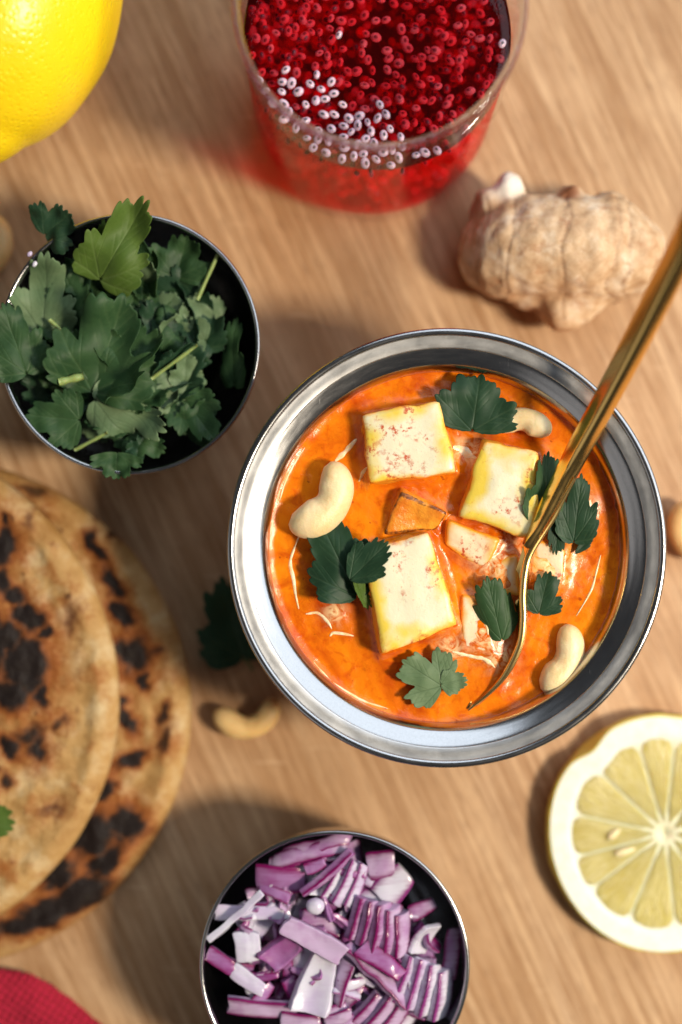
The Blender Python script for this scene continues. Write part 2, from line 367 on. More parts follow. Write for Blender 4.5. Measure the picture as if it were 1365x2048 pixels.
s.t.links.new(s.b.outputs[0], mx.inputs[1]); s.t.links.new(tr.outputs[0], mx.inputs[2]); s.t.links.new(mx.outputs[0], s.out.inputs[0]); MT['jelly_red'] = s.m
s = M('stained_kernel'); s.p(Base__Color=(.14, .010, .02), Roughness=.6); s.b.inputs['Specular IOR Level'].default_value = .1; MT['kernel_red'] = s.m
s = M('rim_glass'); s.t.nodes.remove(s.b); gb = s.n('ShaderNodeBsdfGlass', Color=(.97, .98, 1), IOR=1.5, Roughness=.02); s.t.links.new(gb.outputs[0], s.out.inputs[0]); MT['rim_glass'] = s.m

# ------------------------------------------------------------------ table
NT = 60
V = []; R = 45
for i in range(NT + 1):
    for j in range(NT + 1): V.append((-R + 2 * R * i / NT, -R + 2 * R * j / NT, 0))
T = mk('table_top', V, grid_faces(NT + 1, NT + 1), MT['wood']); tag(T, 'warm brown wooden table top with slanting grain', kind='structure')
solidify(T, 3.0, -1)

# ------------------------------------------------------------------ steel handi bowl
PC = Vector((2.87, -0.975, 0))
bowl = empty('steel_bowl', PC); tag(bowl, 'wide steel bowl of orange curry with a flat dark lip, the largest bowl', 'bowl')
inner = spline([(5.44, 5.372), (5.37, 5.345), (5.24, 5.275), (5.09, 5.19), (4.99, 5.10), (4.91, 4.94), (4.87, 4.72), (4.88, 4.4), (5.15, 3.6), (5.3, 2.6), (5.0, 1.3), (4.0, .45), (2.2, .22)], 60) + [(0, .2)]
outer = [(0, 0), ] + spline([(2.4, 0.0), (4.2, .18), (5.25, 1.2), (5.55, 2.6), (5.35, 3.7), (5.12, 4.4), (5.1, 4.75), (5.16, 5.0), (5.28, 5.14), (5.44, 5.24)], 50)
Vv, Ff = lathe([tuple(p) for p in inner[::-1]], PC)
prof = [tuple(p) for p in outer] + [tuple(p) for p in inner]
Vv, Ff = lathe(prof, PC, 160); mk('body', Vv, Ff, MT['steel_filmed'], PC, bowl)
lip = [(5.43, 5.374)] + [tuple(p) for p in spline([(5.45, 5.385), (5.55, 5.41), (5.68, 5.43), (5.78, 5.45)], 12)]
lip += [tuple(p) for p in [(5.8, 5.40), (5.7, 5.34), (5.55, 5.29), (5.46, 5.24), (5.43, 5.26)]]
Vv, Ff = lathe(lip, PC, 160, True); rim = mk('lip', Vv, Ff, MT['steel_lip'], PC, bowl)
bead = [(5.865 + .105 * math.cos(a), 5.43 + .085 * math.sin(a)) for a in [2 * math.pi * i / 14 for i in range(14)]]
Vv, Ff = lathe(bead, PC, 160, True); mk('rolled_edge', Vv, Ff, MT['steel'], PC, rim)

# ------------------------------------------------------------------ curry
CZ = 4.52
creamspots = [(P(1000, 1110, CZ), .75), (P(965, 1265, CZ), .6), (P(1100, 1130, CZ), .55), (P(940, 905, CZ), .4), (P(1170, 1010, CZ), .35), (P(1000, 1310, CZ), .4), (P(670, 1225, CZ), .28), (P(900, 1295, CZ), .35)]
NR, NA = 120, 320
QUADS = [[(722, 828), (880, 803), (913, 944), (741, 967)], [(968, 880), (1078, 906), (1080, 1055), (927, 1035)], [(728, 1098), (858, 1064), (917, 1250), (764, 1308)],
         [(800, 980), (892, 1026), (872, 1062), (766, 1072)], [(900, 1042), (1000, 1078), (968, 1142), (888, 1090)], [(985, 1120), (1036, 1112), (1040, 1190), (996, 1192)],
         [(924, 1188), (974, 1200), (985, 1308), (926, 1298)], [(1070, 1078), (1132, 1098), (1126, 1170), (1062, 1160)]]
def quad_dist(x, y, q):
    pts_ = [P(a, b, CZ) for a, b in q]; ins = np.ones_like(x, dtype=bool); dm = np.full_like(x, 1e9)
    for i in range(4):
        a, b = pts_[i], pts_[(i + 1) % 4]; dx, dy = b.x - a.x, b.y - a.y
        ins &= (dx * (y - a.y) - dy * (x - a.x)) < 0
        t = np.clip(((x - a.x) * dx + (y - a.y) * dy) / (dx * dx + dy * dy), 0, 1); dm = np.minimum(dm, np.hypot(x - a.x - t * dx, y - a.y - t * dy))
    return np.where(ins, 0, dm)
V = []; cr = []
for i in range(NR + 1):
    for j in range(NA):
        r = 4.855 * (i / NR) ** .8; a = 2 * math.pi * j / NA
        x = PC.x + r * math.cos(a); y = PC.y + r * math.sin(a)
        z = CZ + .05 * fbm(x * .8, y * .8, 3) + .014 * fbm(x * 3.2, y * 3.2, 1) + .06 * max(0, (r - 4.6) / .25) ** 2
        f = 0
        for p, q in creamspots:
            d = math.hypot(x - p.x, y - p.y); g_ = math.exp(-(d / q) ** 2); z += .07 * g_; f = max(f, g_)
        V.append((x, y, z)); cr.append(f)
CV = np.array(V)
lift = np.zeros(len(CV))
for qi, q in enumerate(QUADS):
    lift = np.maximum(lift, (.22 if qi < 3 else .13) * np.exp(-(quad_dist(CV[:, 0], CV[:, 1], q) / .16) ** 1.3))
CV[:, 2] += lift
cur = mk('curry', CV, grid_faces(NR + 1, NA, closed_v=True), MT['curry'], (PC.x, PC.y, CZ), attrs={'cream': cr})
tag(cur, 'thick orange curry sauce filling the steel bowl', 'curry')
def cz(x, y):
    return CV[np.argmin((CV[:, 0] - x) ** 2 + (CV[:, 1] - y) ** 2), 2]
def streak(pts, wpx, lab=None):
    sp = spline(pts, max(10, len(pts) * 6)); n = len(sp); V = []
    w0 = wpx / 72 / 2
    for i, p in enumerate(sp):
        q = P(p[0], p[1], CZ); a = sp[max(i - 1, 0)]; b = sp[min(i + 1, n - 1)]
        t = P(b[0], b[1], CZ) - P(a[0], a[1], CZ); t.normalize(); s_ = Vector((-t.y, t.x, 0))
        ww = w0 * (math.sin(math.pi * (i + .6) / (n + .2)) ** .5) * (1 + .6 * nz(q.x * 5, q.y * 5, 2))
        h = cz(q.x, q.y)
        for k in range(7):
            u = -1 + 2 * k / 6; pp = q + s_ * ww * u
            V.append((pp.x, pp.y, h - .015 + .035 * math.sqrt(max(0, 1 - u * u))))
    return mk('cream_streak', V, grid_faces(n, 7), MT['cream'], (PC.x, PC.y, CZ), cur)
for pts, wd in [([(601, 1067), (588, 1100), (581, 1126), (587, 1155), (592, 1190), (598, 1218)], 8), ([(612, 1228), (636, 1226), (655, 1242), (664, 1258)], 8),
                ([(660, 1272), (668, 1266), (690, 1268), (708, 1272)], 7), ([(671, 922), (690, 905), (714, 878)], 13), ([(718, 963), (728, 945), (735, 935)], 9),
                ([(905, 896), (925, 902), (952, 916)], 20), ([(1202, 1110), (1192, 1150), (1182, 1182), (1153, 1232)], 5), ([(905, 1303), (940, 1310), (972, 1318), (990, 1335)], 11),
                ([(560, 1000), (572, 960), (592, 922), (610, 895)], 5), ([(628, 1324), (655, 1355), (674, 1371), (705, 1390), (733, 1404), (777, 1417)], 6),
                ([(1165, 1030), (1175, 1015), (1180, 1000)], 14), ([(965, 1225), (972, 1245), (975, 1268)], 10)]:
    streak(pts, wd)

# ------------------------------------------------------------------ paneer
def block(corners, depth, mat_, label, group=None, n=13, rnd=.10, spread=.06, amp=.05, seed=0, stain0=0.0):
    """corners TL, TR, BR, BL of the top face as (px, py, z)"""
    c = [P(*q) for q in corners]
    bm = bmesh.new(); bmesh.ops.create_cube(bm, size=2); bmesh.ops.subdivide_edges(bm, edges=bm.edges[:], cuts=n, use_grid_fill=True)
    hx = ((c[1] - c[0]).length + (c[2] - c[3]).length) / 4; hy = ((c[3] - c[0]).length + (c[2] - c[1]).length) / 4; hz = depth / 2
    nrm = (c[1] - c[0]).cross(c[0] - c[3]).normalized()
    if nrm.z < 0: nrm = -nrm
    ctr = sum(c, Vector()) / 4
    V = []; st = []; ed = []; rm_ = []
    h = Vector((hx, hy, hz)); rr = min(rnd, hz * .9)
    for v in bm.verts:
        p = Vector((v.co.x * hx, v.co.y * hy, v.co.z * hz))
        q = Vector([max(-(h[i] - rr), min(h[i] - rr, p[i])) for i in range(3)]); dlt = p - q
        nsat = sum(1 for i in range(3) if abs(dlt[i]) > 1e-4)
        if dlt.length > 1e-6: p = q + dlt.normalized() * rr
        u, vv, ww = (p.x / hx + 1) / 2, (p.y / hy + 1) / 2, (p.z / hz + 1) / 2
        top = (c[3] * (1 - u) + c[2] * u) * (1 - vv) + (c[0] * (1 - u) + c[1] * u) * vv
        low = max(0.0, 1 - ww)
        w_ = top + (top - ctr) * spread * low - nrm * depth * low
        k = fbm(w_.x * 1.3 + seed * 9, w_.y * 1.3, w_.z * 1.3, 3); dr = (w_ - (ctr - nrm * hz)).normalized()
        w_ = w_ + dr * amp * k * 1.6
        rm_.append(max(abs(u - .5), abs(vv - .5)) * 2); V.append(w_); st.append(stain0 + .08 + 1.1 * low ** .55 + .40 * (max(abs(u - .5), abs(vv - .5)) * 2) ** 4)
        ed.append([0, 0, .62, 1.0][nsat] if nsat < 4 else 1)
    bm.verts.index_update(); F = [[v.index for v in f.verts] for f in bm.faces]; bm.free()
    o = mk('paneer_cube', V, F, mat_, ctr - nrm * hz, attrs={'stain': st, 'edge': ed, 'rim': rm_})
    tag(o, label, 'cheese cube', group); return o
G = 'paneer cubes in the curry'
block([(722, 828, 5.12), (880, 803, 5.10), (913, 944, 5.12), (741, 967, 5.15)], .95, MT['paneer'], 'flat white paneer cube with red specks, uppermost in the curry', G, seed=1)
block([(968, 880, 5.15), (1078, 906, 5.2), (1070, 1080, 5.16), (920, 1032, 5.06)], .8, MT['paneer'], 'white paneer cube touching the spoon handle, tilted over a second cube', G, seed=2)
block([(728, 1098, 5.25), (858, 1064, 5.15), (917, 1250, 5.2), (764, 1308, 5.3)], 1.05, MT['paneer'], 'largest paneer cube, yellow edged, half under a dark coriander leaf', G, seed=3)
block([(800, 980, 5.0), (892, 1026, 4.95), (872, 1062, 4.7), (766, 1072, 4.72)], .7, MT['fried'], 'fried orange paneer cube with charred edges, in the middle of the curry', G, seed=4, rnd=.09)
block([(900, 1042, 4.86), (1000, 1078, 4.82), (968, 1142, 4.68), (888, 1090, 4.78)], .5, MT['paneer_sauced'], 'half sunken paneer cube with a red charred top beside the fried cube', G, seed=5, stain0=.15)
block([(985, 1120, 4.74), (1036, 1112, 4.78), (1040, 1190, 4.70), (996, 1192, 4.66)], .5, MT['paneer_sauced'], 'small sunken white paneer cube against the left of the spoon neck', G, seed=6, stain0=.05)
block([(924, 1188, 4.72), (974, 1200, 4.74), (985, 1308, 4.66), (926, 1298, 4.70)], .5, MT['paneer_sauced'], 'sauce streaked sunken paneer cube right of the largest cube', G, seed=7, stain0=.12)
block([(1070, 1078, 4.72), (1132, 1098, 4.72), (1126, 1170, 4.66), (1062, 1160, 4.66)], .5, MT['paneer_sauced'], 'yellow sunken paneer cube right of the spoon neck', G, seed=8, stain0=.25)

# ------------------------------------------------------------------ cashews
def cashew(px, py, z, size, open_deg, label, group, mat_='cashew', tilt=0, roll=0, fat=1.0, seed=0, arc=96):
    """open_deg: direction the crook faces in the picture, 90 = up"""
    k = kz(z); s = size / k / 2.0
    n, m = 34, 22; V = []
    R0 = .60 * s
    for i in range(n + 1):
        t = -1 + 2 * i / n; a = t * math.radians(arc)
        cx = -R0 * math.cos(a) * 1.0; cy = R0 * 1.12 * math.sin(a)
        r = .41 * s * fat * max(0, 1 - abs(t) ** 3.4) ** .5 * (1 + .13 * t - .10 * math.cos(t * 3.3))
        nx, ny = -math.cos(a), math.sin(a)
        for j in range(m):
            b = 2 * math.pi * j / m
            rr = r * (1 - .10 * math.exp(-((b - math.pi) / .35) ** 2)) * (1 + .05 * nz(i * .16 + seed * 5, math.cos(b) * 1.2, math.sin(b) * 1.2))
            V.append(Vector((cx + nx * rr * math.cos(b) * 1.02, cy + ny * rr * math.cos(b) * 1.02, rr * math.sin(b) * .92)))
    c = P(px, py, z)
    Rm = Matrix.Rotation(math.radians(open_deg), 3, 'Z') @ Matrix.Rotation(math.radians(tilt), 3, 'Y') @ Matrix.Rotation(math.radians(roll), 3, 'X')
    off = Vector((-.25 * R0, 0, 0))
    V = [c + Rm @ (v - off) for v in V]
    o = mk('cashew', V, grid_faces(n + 1, m, closed_v=True), MT[mat_], c); tag(o, label, 'cashew', group); return o
G = 'cashew nuts in the curry'
cashew(630, 990, 4.86, 168, 146, 'curved cream cashew by the upper left wall of the curry', G, fat=1.16, seed=1, arc=94)
cashew(1043, 868, 4.74, 128, 262, 'half sunken cashew under the dark leaf at the top of the curry', G, roll=12, seed=2, arc=80)
cashew(1100, 1308, 4.62, 172, 158, 'greyish cashew lying low right of the spoon bowl', G, seed=3, arc=76, fat=.9)
G = 'cashew nuts on the table'
cashew(495, 1422, .5, 142, 100, 'golden cashew on the wood below the steel bowl, crook upwards', G, 'cashew_dry', seed=4, arc=100, fat=.88)
cashew(-28, 487, .6, 130, 170, 'cashew cut by the left picture edge beside the herb bowl', G, 'cashew_dry', seed=5)
cashew(1392, 1062, .6, 130, 20, 'cashew cut by the right picture edge beside the curry bowl', G, 'cashew_dry', seed=6)

# ------------------------------------------------------------------ coriander leaves
def leaf(base, tip, mat_, label, group, width=1.0, roll=0, fold=.25, curl=0.0, side=0.0, wav=.07, seed=0, spread=108, cleft=.42, stem=0, stem_mat='stem', name='coriander_leaf', nr=30, na=190):
    """base / tip: (px, py, z); curl bends the leaf lengthwise, side bends it crosswise (radians over the leaf)"""
    rs = random.Random(seed * 77 + 5)
    b = P(*base); t = P(*tip); ax = t - b; L = ax.length; ay = ax / L
    up = Vector((0, 0, 1)); nrm = (up - ay * up.dot(ay)).normalized(); nrm = Matrix.Rotation(math.radians(roll), 3, ay) @ nrm; sx = ay.cross(nrm)
    if abs(curl) > .05: L = L * (curl / 2) / max(.2, math.sin(min(abs(curl) / 2, 1.4))) * (1 if curl > 0 else -1)
    th = np.radians(np.linspace(-spread, spread, na)); d = np.degrees(th)
    env = .56 + .44 * np.cos(th * .85)
    c1 = 36 + rs.uniform(-4, 4); c2 = -36 + rs.uniform(-4, 4)
    env *= 1 - .8 * cleft * np.exp(-((d - c1) / 9.5) ** 2); env *= 1 - .8 * cleft * np.exp(-((d - c2) / 9.5) ** 2)
    for cc, dp in ((12, .07), (-12, .08), (60, .11), (-62, .11), (84, .09), (-86, .09)):
        env *= 1 - dp * np.exp(-((d - cc - rs.uniform(-3, 3)) / 4.0) ** 2)
    env *= .3 + .7 * sm(0, 22, spread - np.abs(d))
    per = 10.5 + rs.uniform(-1, 1)
    env *= .90 + .10 * np.abs(np.sin(np.pi * (d + 1.2 * np.sin(d * .21) + rs.uniform(0, 8)) / per)) ** .62
    env *= 1 + .05 * np.sin(d * .05 + rs.uniform(0, 6))
    rho = np.linspace(.02, 1, nr) ** .85
    RR = rho[:, None] * env[None, :]; X = RR * np.sin(th)[None, :] * width; Y = RR * np.cos(th)[None, :]
    # veins
    vein = np.zeros_like(X)
    def ray(x0, y0, a, ln, wd):
        dx, dy = math.sin(a), math.cos(a); u = (X / width - x0) * dx + (Y - y0) * dy; q = np.abs((X / width - x0) * dy - (Y - y0) * dx)
        return np.exp(-(q / wd) ** 2) * ((u > 0) & (u < ln))
    for a0 in (0, 52, -52, 82, -82):
        a = math.radians(a0); vein = np.maximum(vein, ray(0, 0, a, .95, .015))
        for k in range(2, 6):
            f = k * .15
            for sg in (-1, 1): vein = np.maximum(vein, .65 * ray(f * math.sin(a), f * math.cos(a), a + sg * .62, .34, .010))
    Z = np.abs(X) * fold
    wx = np.array([[nz(x * 2.6 + seed * 3.3, y * 2.6, seed) for x, y in zip(r1, r2)] for r1, r2 in zip(X, Y)])
    Z = Z + wav * wx * (.25 + RR) + .006 * np.sin(X * 22 + seed) * RR - .004 * vein
    al = abs(L)
    Vx, Vy, Vz = X * al, Y * al, Z * al
    if abs(side) > .02:   # roll crosswise
        Rr = al * .6 / side; an = Vx / Rr; Vx, Vz = (Rr - Vz) * np.sin(an), Rr - (Rr - Vz) * np.cos(an)
    if abs(curl) > .05:
        c_ = curl; Rr = al / abs(c_); an = Vy / Rr - abs(c_) / 2
        if c_ < 0: Vz = -Vz
        y2 = (Rr - Vz) * np.sin(an) + Rr * math.sin(abs(c_) / 2); z2 = Rr * math.cos(abs(c_) / 2) - (Rr - Vz) * np.cos(an)
        Vy, Vz = y2, (z2 if c_ > 0 else -z2)
    V = [b + sx * float(x) + ay * float(y) + nrm * float(z) for x, y, z in zip(Vx.ravel(), Vy.ravel(), Vz.ravel())]
    o = mk(name, V, grid_faces(nr, na), MT[mat_], b, attrs={'vein': vein.ravel()}); solidify(o, .022); tag(o, label, 'herb leaf', group)
    if stem:
        n = 10; V = []
        dirv = -ay + Vector((0, 0, -.15 if base[2] > 1 else 0)) + sx * .15
        for i in range(n):
            p = b + dirv * stem * i / (n - 1) + sx * .12 * math.sin(i * .25) - ay * 0 + nrm * -.01; r = .045 * (1 - .25 * i / n)
            for j in range(8):
                a = j * math.pi / 4; V.append(p + sx * r * math.cos(a) + nrm * r * math.sin(a))
        V.append(b); V.append(b + dirv * stem)
        F = grid_faces(n, 8, closed_v=True) + [((n - 1) * 8 + j, (n - 1) * 8 + (j + 1) % 8, n * 8 + 1) for j in range(8)]
        mk('stem', V, F, MT[stem_mat], b, o)
    return o
G = 'coriander leaves on the curry'
leaf((945, 862, 4.85), (962, 745, 4.95), 'leaf_dark', 'dark coriander leaf at the top of the curry, tucked under the bowl lip', G, width=1.02, fold=.1, wav=.10, seed=1, spread=100, cleft=.2)
leaf((716, 1195, 5.0), (640, 1040, 4.9), 'leaf_dark', 'large dark coriander leaf left of the biggest paneer cube', G, width=.62, fold=.18, wav=.12, seed=2, spread=95, cleft=.22)
leaf((700, 1160, 5.35), (782, 1080, 5.42), 'leaf_dark', 'toothed dark leaf lying over the corner of the biggest paneer cube', G, width=.55, roll=-15, fold=.15, seed=3, spread=80, cleft=.2)
leaf((707, 1150, 5.30), (738, 1222, 4.9), 'leaf_bright', 'narrow bright green leaf hanging down the left side of the biggest paneer cube', G, width=.26, roll=-35, fold=.4, seed=4, spread=80, cleft=.1)
leaf((884, 1372, 4.78), (800, 1318, 4.86), 'leaf_pale', 'pale grey green coriander leaf at the bottom of the curry', G, width=.86, fold=.02, wav=.06, seed=5, spread=112, cleft=.5, stem=.12)
leaf((882, 1368, 4.80), (934, 1358, 4.82), 'leaf_pale', 'small pale leaf lobe at the right of the grey green leaf', G, width=.75, fold=.05, seed=6, spread=90, cleft=.15)
leaf((1076, 1060, 4.95), (1100, 905, 5.15), 'leaf', 'green coriander leaf standing left behind the spoon handle', G, width=.42, roll=20, fold=.2, seed=7, spread=85, cleft=.25)
leaf((1148, 1085, 4.85), (1164, 940, 4.95), 'leaf_dark', 'dark coriander leaf right of the spoon handle', G, width=.40, fold=.15, wav=.12, seed=8, spread=100, cleft=.35)
leaf((1118, 1000, 4.8), (1112, 1108, 4.78), 'leaf_dark', 'small dark leaf tip pointing down right of the spoon neck', G, width=.4, fold=.2, seed=9, spread=80, cleft=.2)
leaf((1005, 1282, 4.76), (972, 1145, 4.98), 'leaf', 'curled grey green leaf between the largest cube and the spoon', G, width=.46, side=-1.9, fold=.1, seed=10, spread=85, cleft=.2)
leaf((1078, 1228, 4.75), (1098, 1145, 4.85), 'leaf_dark', 'small dark leaf right of the spoon above the greyish cashew', G, width=.72, fold=.12, seed=11, spread=95, cleft=.35)
leaf((1150, 1108, 4.72), (1190, 1070, 4.72), 'leaf_dark', 'tiny dark leaf scrap in sauce near the right bowl wall', G, width=.3, fold=.1, seed=12, spread=70, cleft=.1)
tag(leaf((487, 1318, .25), (440, 1160, .9), 'leaf_dark', 'dark coriander leaf on the wood in the shade of the steel bowl', None, width=.66, fold=.08, seed=13, stem=.45, stem_mat='stem_dark', cleft=.3))
tag(leaf((-90, 1630, 1.95), (26, 1655, 2.0), 'leaf_bright', 'green coriander leaf lying on the front flatbread', None, width=.8, fold=.1, seed=14))

# ------------------------------------------------------------------ spoon
rightE = [(1420, 440, 10.36), (1376, 530, 9.42), (1298, 682, 7.91), (1222, 822, 6.61), (1164, 926, 5.75), (1108, 1030, 5.32), (1064, 1100, 5.20)]
leftE = [(1372, 420, 10.25), (1338, 494, 9.31), (1262, 650, 7.80), (1190, 794, 6.50), (1136, 897, 5.64), (1084, 1006, 5.25), (1048, 1088, 5.02)]
bowlR = [(1064, 1100, 5.2), (1051, 1140, 5.15), (1046, 1190, 5.08), (1047, 1240, 5.0), (1040, 1290, 4.92), (1014, 1345, 4.78), (980, 1385, 4.62), (938, 1420, 4.50)]
bowlL = [(1049, 1088, 4.98), (1036, 1128, 4.76), (1020, 1172, 4.56), (1000, 1220, 4.42), (988, 1270, 4.38), (970, 1325, 4.38), (952, 1370, 4.42), (934, 1416, 4.46)]
so = P(1056, 1090, 5.1)
spn = empty('spoon', so); tag(spn, 'shiny gold spoon standing in the curry with its handle over the lip', 'spoon')
def strip(name, A, B, n, sag, thick, prof=None):
    a = spline(A, n); b = spline(B, n); m = 15 if prof else 9; V = []
    for i in range(n):
        p = P(*a[i]); q = P(*b[i])
        a0, a1 = P(*a[max(i - 1, 0)]), P(*a[min(i + 1, n - 1)]); nn = (a1 - a0).cross(q - p).normalized()
        if nn.z < 0: nn = -nn
        for k in range(m):
            u = k / (m - 1); V.append(p.lerp(q, u) + (nn * prof(u) if prof else -nn * sag(i / (n - 1)) * (1 - (2 * u - 1) ** 2)))
    o = mk(name, V, grid_faces(n, m), MT['gold'], so, spn)
    md = o.modifiers.new('thick', 'SOLIDIFY'); md.thickness = thick * CM; md.offset = 0; md.use_even_offset = False
    bv = o.modifiers.new('soft', 'BEVEL'); bv.width = thick * .3 * CM; bv.segments = 3; bv.limit_method = 'ANGLE'; bv.angle_limit = math.radians(50)
    return o
strip('handle', rightE, leftE, 60, None, .16, lambda u: .30 * min(1, u / .32, (1 - u) / .68 * 1.0) ** .9 - .05)
sb = strip('bowl', bowlR, bowlL, 44, lambda t: .34 * max(0.0, math.sin(math.pi * min(1, t * 1.02))) ** .7, .14)
ec = spline([(1150, 956, 5.72), (1108, 1030, 5.34)] + bowlR, 70); V = []
for i, e_ in enumerate(ec):
    p = P(*e_); tt = (P(*ec[min(i + 1, 69)]) - P(*ec[max(i - 1, 0)])).normalized(); sd_ = tt.cross(Vector((0, 0, 1))).normalized(); up_ = sd_.cross(tt)
    f = i / 69; rr = .095 * (1 if f < .75 else 1 - .7 * (f - .75) / .25) * min(1, .3 + f * 6)
    for k in range(10): V.append(p + sd_ * rr * 1.15 * math.cos(.6283 * k) + up_ * rr * math.sin(.6283 * k))
mk('bowl_edge', V, grid_faces(70, 10, closed_v=True), MT['gold_edge'], so, sb)  # rounded tube added along the rim to catch a bright highlight

# ------------------------------------------------------------------ drink
GC = Vector(((745 - 682.5) / K0, (1024 - 202) / K0, 0))
HG = 8.5; ZL = 5.95
def grad(z): return 3.80 - .13 * (z / HG)
prof = [(0, 0)] + [tuple(p) for p in spline([(3.3, 0.0), (3.6, .03), (3.76, .16), (3.80, .5)], 10)]
prof += [(grad(z), z) for z in np.linspace(1.0, 8.38, 12)]
WALL = len(prof)
prof += [(3.67 - .11, 8.38)]
prof += [(grad(z) - .11, z) for z in (7.8, 7.2, 6.6, ZL)]; UP = len(prof)
prof += [(grad(z) - .11, z) for z in np.linspace(ZL - .2, .75, 8)] + [tuple(p) for p in spline([(3.66, .5), (3.5, .32), (3.1, .27)], 8)] + [(0, .27)]
Vv, Ff = lathe(prof, GC, 128)
gl = mk('drinking_glass', Vv, Ff, [MT['glass'], MT['wet_glass']], GC, fmat=[0 if i < (UP - 1) * 128 else 1 for i in range(len(Ff))])
rimp = [(3.67 - .055 + .10 * math.cos(a), 8.42 + .12 * math.sin(a)) for a in [2 * math.pi * i / 16 for i in range(16)]]
Vv, Ff = lathe(rimp, GC, 128, True); mk('rim', Vv, Ff, MT['rim_glass'], GC, gl); tag(gl, 'straight clear tumbler holding the red drink', 'glass')
ZL = 5.95
prof = [(0, .29)] + [tuple(p) for p in spline([(3.08, .29), (3.47, .34), (3.64, .52)], 8)] + [(grad(z) - .122, z) for z in np.linspace(.78, ZL, 10)] + [(3.3, ZL - .03), (2, ZL - .04), (0, ZL - .04)]
Vv, Ff = lathe(prof, GC, 96)
dr = mk('red_drink', Vv, Ff, [MT['drink_side'], MT['drink']], GC, fmat=[0 if i < (len(prof) - 4) * 96 else 1 for i in range(len(Ff))]); tag(dr, 'translucent red drink filling the tumbler', 'drink')

def ellipsoid(rx, ry, rz, n=10, m=7):
    V = [(0, 0, rz)]; 
    for i in range(1, m):
        a = math.pi * i / m
        for j in range(n):
            b = 2 * math.pi * j / n; V.append((rx * math.sin(a) * math.cos(b), ry * math.sin(a) * math.sin(b), rz * math.cos(a)))
    V.append((0, 0, -rz)); F = [(0, 1 + j, 1 + (j + 1) % n) for j in range(n)]
    for i in range(m - 2):
        for j in range(n): F.append((1 + i * n + j, 1 + (i + 1) * n + j, 1 + (i + 1) * n + (j + 1) % n, 1 + i * n + (j + 1) % n))
    l = 1 + (m - 2) * n; F += [(l + j, len(V) - 1, l + (j + 1) % n) for j in range(n)]
    return np.array(V), F
rng = random.Random(4)
eV, eF = ellipsoid(.15, .115, .09); kV, kF = ellipsoid(.088, .062, .116, 8, 6)
protos = {}
pts = []
def place_seed(x, y, z, group, label):
    red = z < ZL - .1; proto = protos.get(red)
    if proto is None:
        proto = mk('basil_seed', eV, eF, MT['jelly_red' if red else 'jelly']); mk('kernel', kV, kF, MT['kernel_red' if red else 'kernel'], (0, 0, 0), proto); o = protos[red] = proto
    else:
        o = proto.copy(); COL.objects.link(o)
        for ch in proto.children:
            c_ = ch.copy(); COL.objects.link(c_); c_.parent = o
    o.location = Vector((x, y, z)) * CM; o.rotation_euler = (rng.uniform(-.35, .35), rng.uniform(-.35, .35), rng.uniform(0, 6.3))
    s_ = rng.uniform(.82, 1.12); o.scale = (s_, s_ * rng.uniform(.85, 1.1), s_)
    tag(o, label, 'seed', group)
def try_pt(rmax, dmin, cond=lambda x, y: True, tries=4000):
    for _ in range(tries):
        r = rmax * math.sqrt(rng.random()); a = rng.uniform(0, 6.283); x = GC.x + r * math.cos(a); y = GC.y + r * math.sin(a)
        if y > 17.3 or not cond(x, y): continue
        if all((x - p[0]) ** 2 + (y - p[1]) ** 2 > dmin ** 2 for p in pts): pts.append((x, y)); return x, y
    return None
def topleft(x, y):
    k = kz(ZL); px = 682.5 + x * k; py = 1024 - y * k
    return py > 150 + .0018 * (px - 560) ** 2 - 40 * nz(x * 1.3, y * 1.3, 5) and px < 850 - (345 - py) * .5 or py > 300
n_top = 0
for _ in range(62):
    q = try_pt(3.5, .235, topleft)
    if q: place_seed(q[0], q[1], ZL + .0, 'pale basil seeds floating at the near side of the drink', 'pale jelly coated basil seed floating at the lower left of the red drink'); n_top += 1
for q in (P(678, 70, ZL), P(1005, 87, ZL)):
    pts.append((q.x, q.y)); place_seed(q.x, q.y, ZL, 'lone pale basil seeds in the drink', 'lone pale basil seed floating among submerged red seeds'); n_top += 1
while n_top < 298:
    q = try_pt(3.5, .185)
    if q is None: break
    place_seed(q[0], q[1], ZL - rng.uniform(.17, .42), 'basil seeds sunk just under the red drink', 'basil seed stained red just under the surface of the drink'); n_top += 1
# the deeper ones, past the limit for single seeds
V = []; F = []; fm = []
for _ in range(2100):
    r = 3.52 * rng.random() ** .34; a = rng.uniform(0, 6.283); c_ = Vector((GC.x + r * math.cos(a), GC.y + r * math.sin(a), ZL - (rng.uniform(.3, 1.1) if _ < 800 else rng.uniform(1.1, 5.35))))
    Rz = Matrix.Rotation(rng.uniform(0, 6.3), 3, 'Z')
    for vs, fs, mi in ((eV, eF, 0), (kV, kF, 1))[:2 if _ < 500 else 1]:
        o_ = len(V); V += [c_ + Rz @ Vector(q) for q in vs]; F += [tuple(o_ + i for i in f) for f in fs]; fm += [mi] * len(fs)
ds = mk('sunken_seeds', V, F, [MT['jelly_soaked'], MT['kernel']], (GC.x, GC.y, ZL), fmat=fm); tag(ds, 'mass of basil seeds sunk deep in the red drink', 'seeds', kind='stuff')

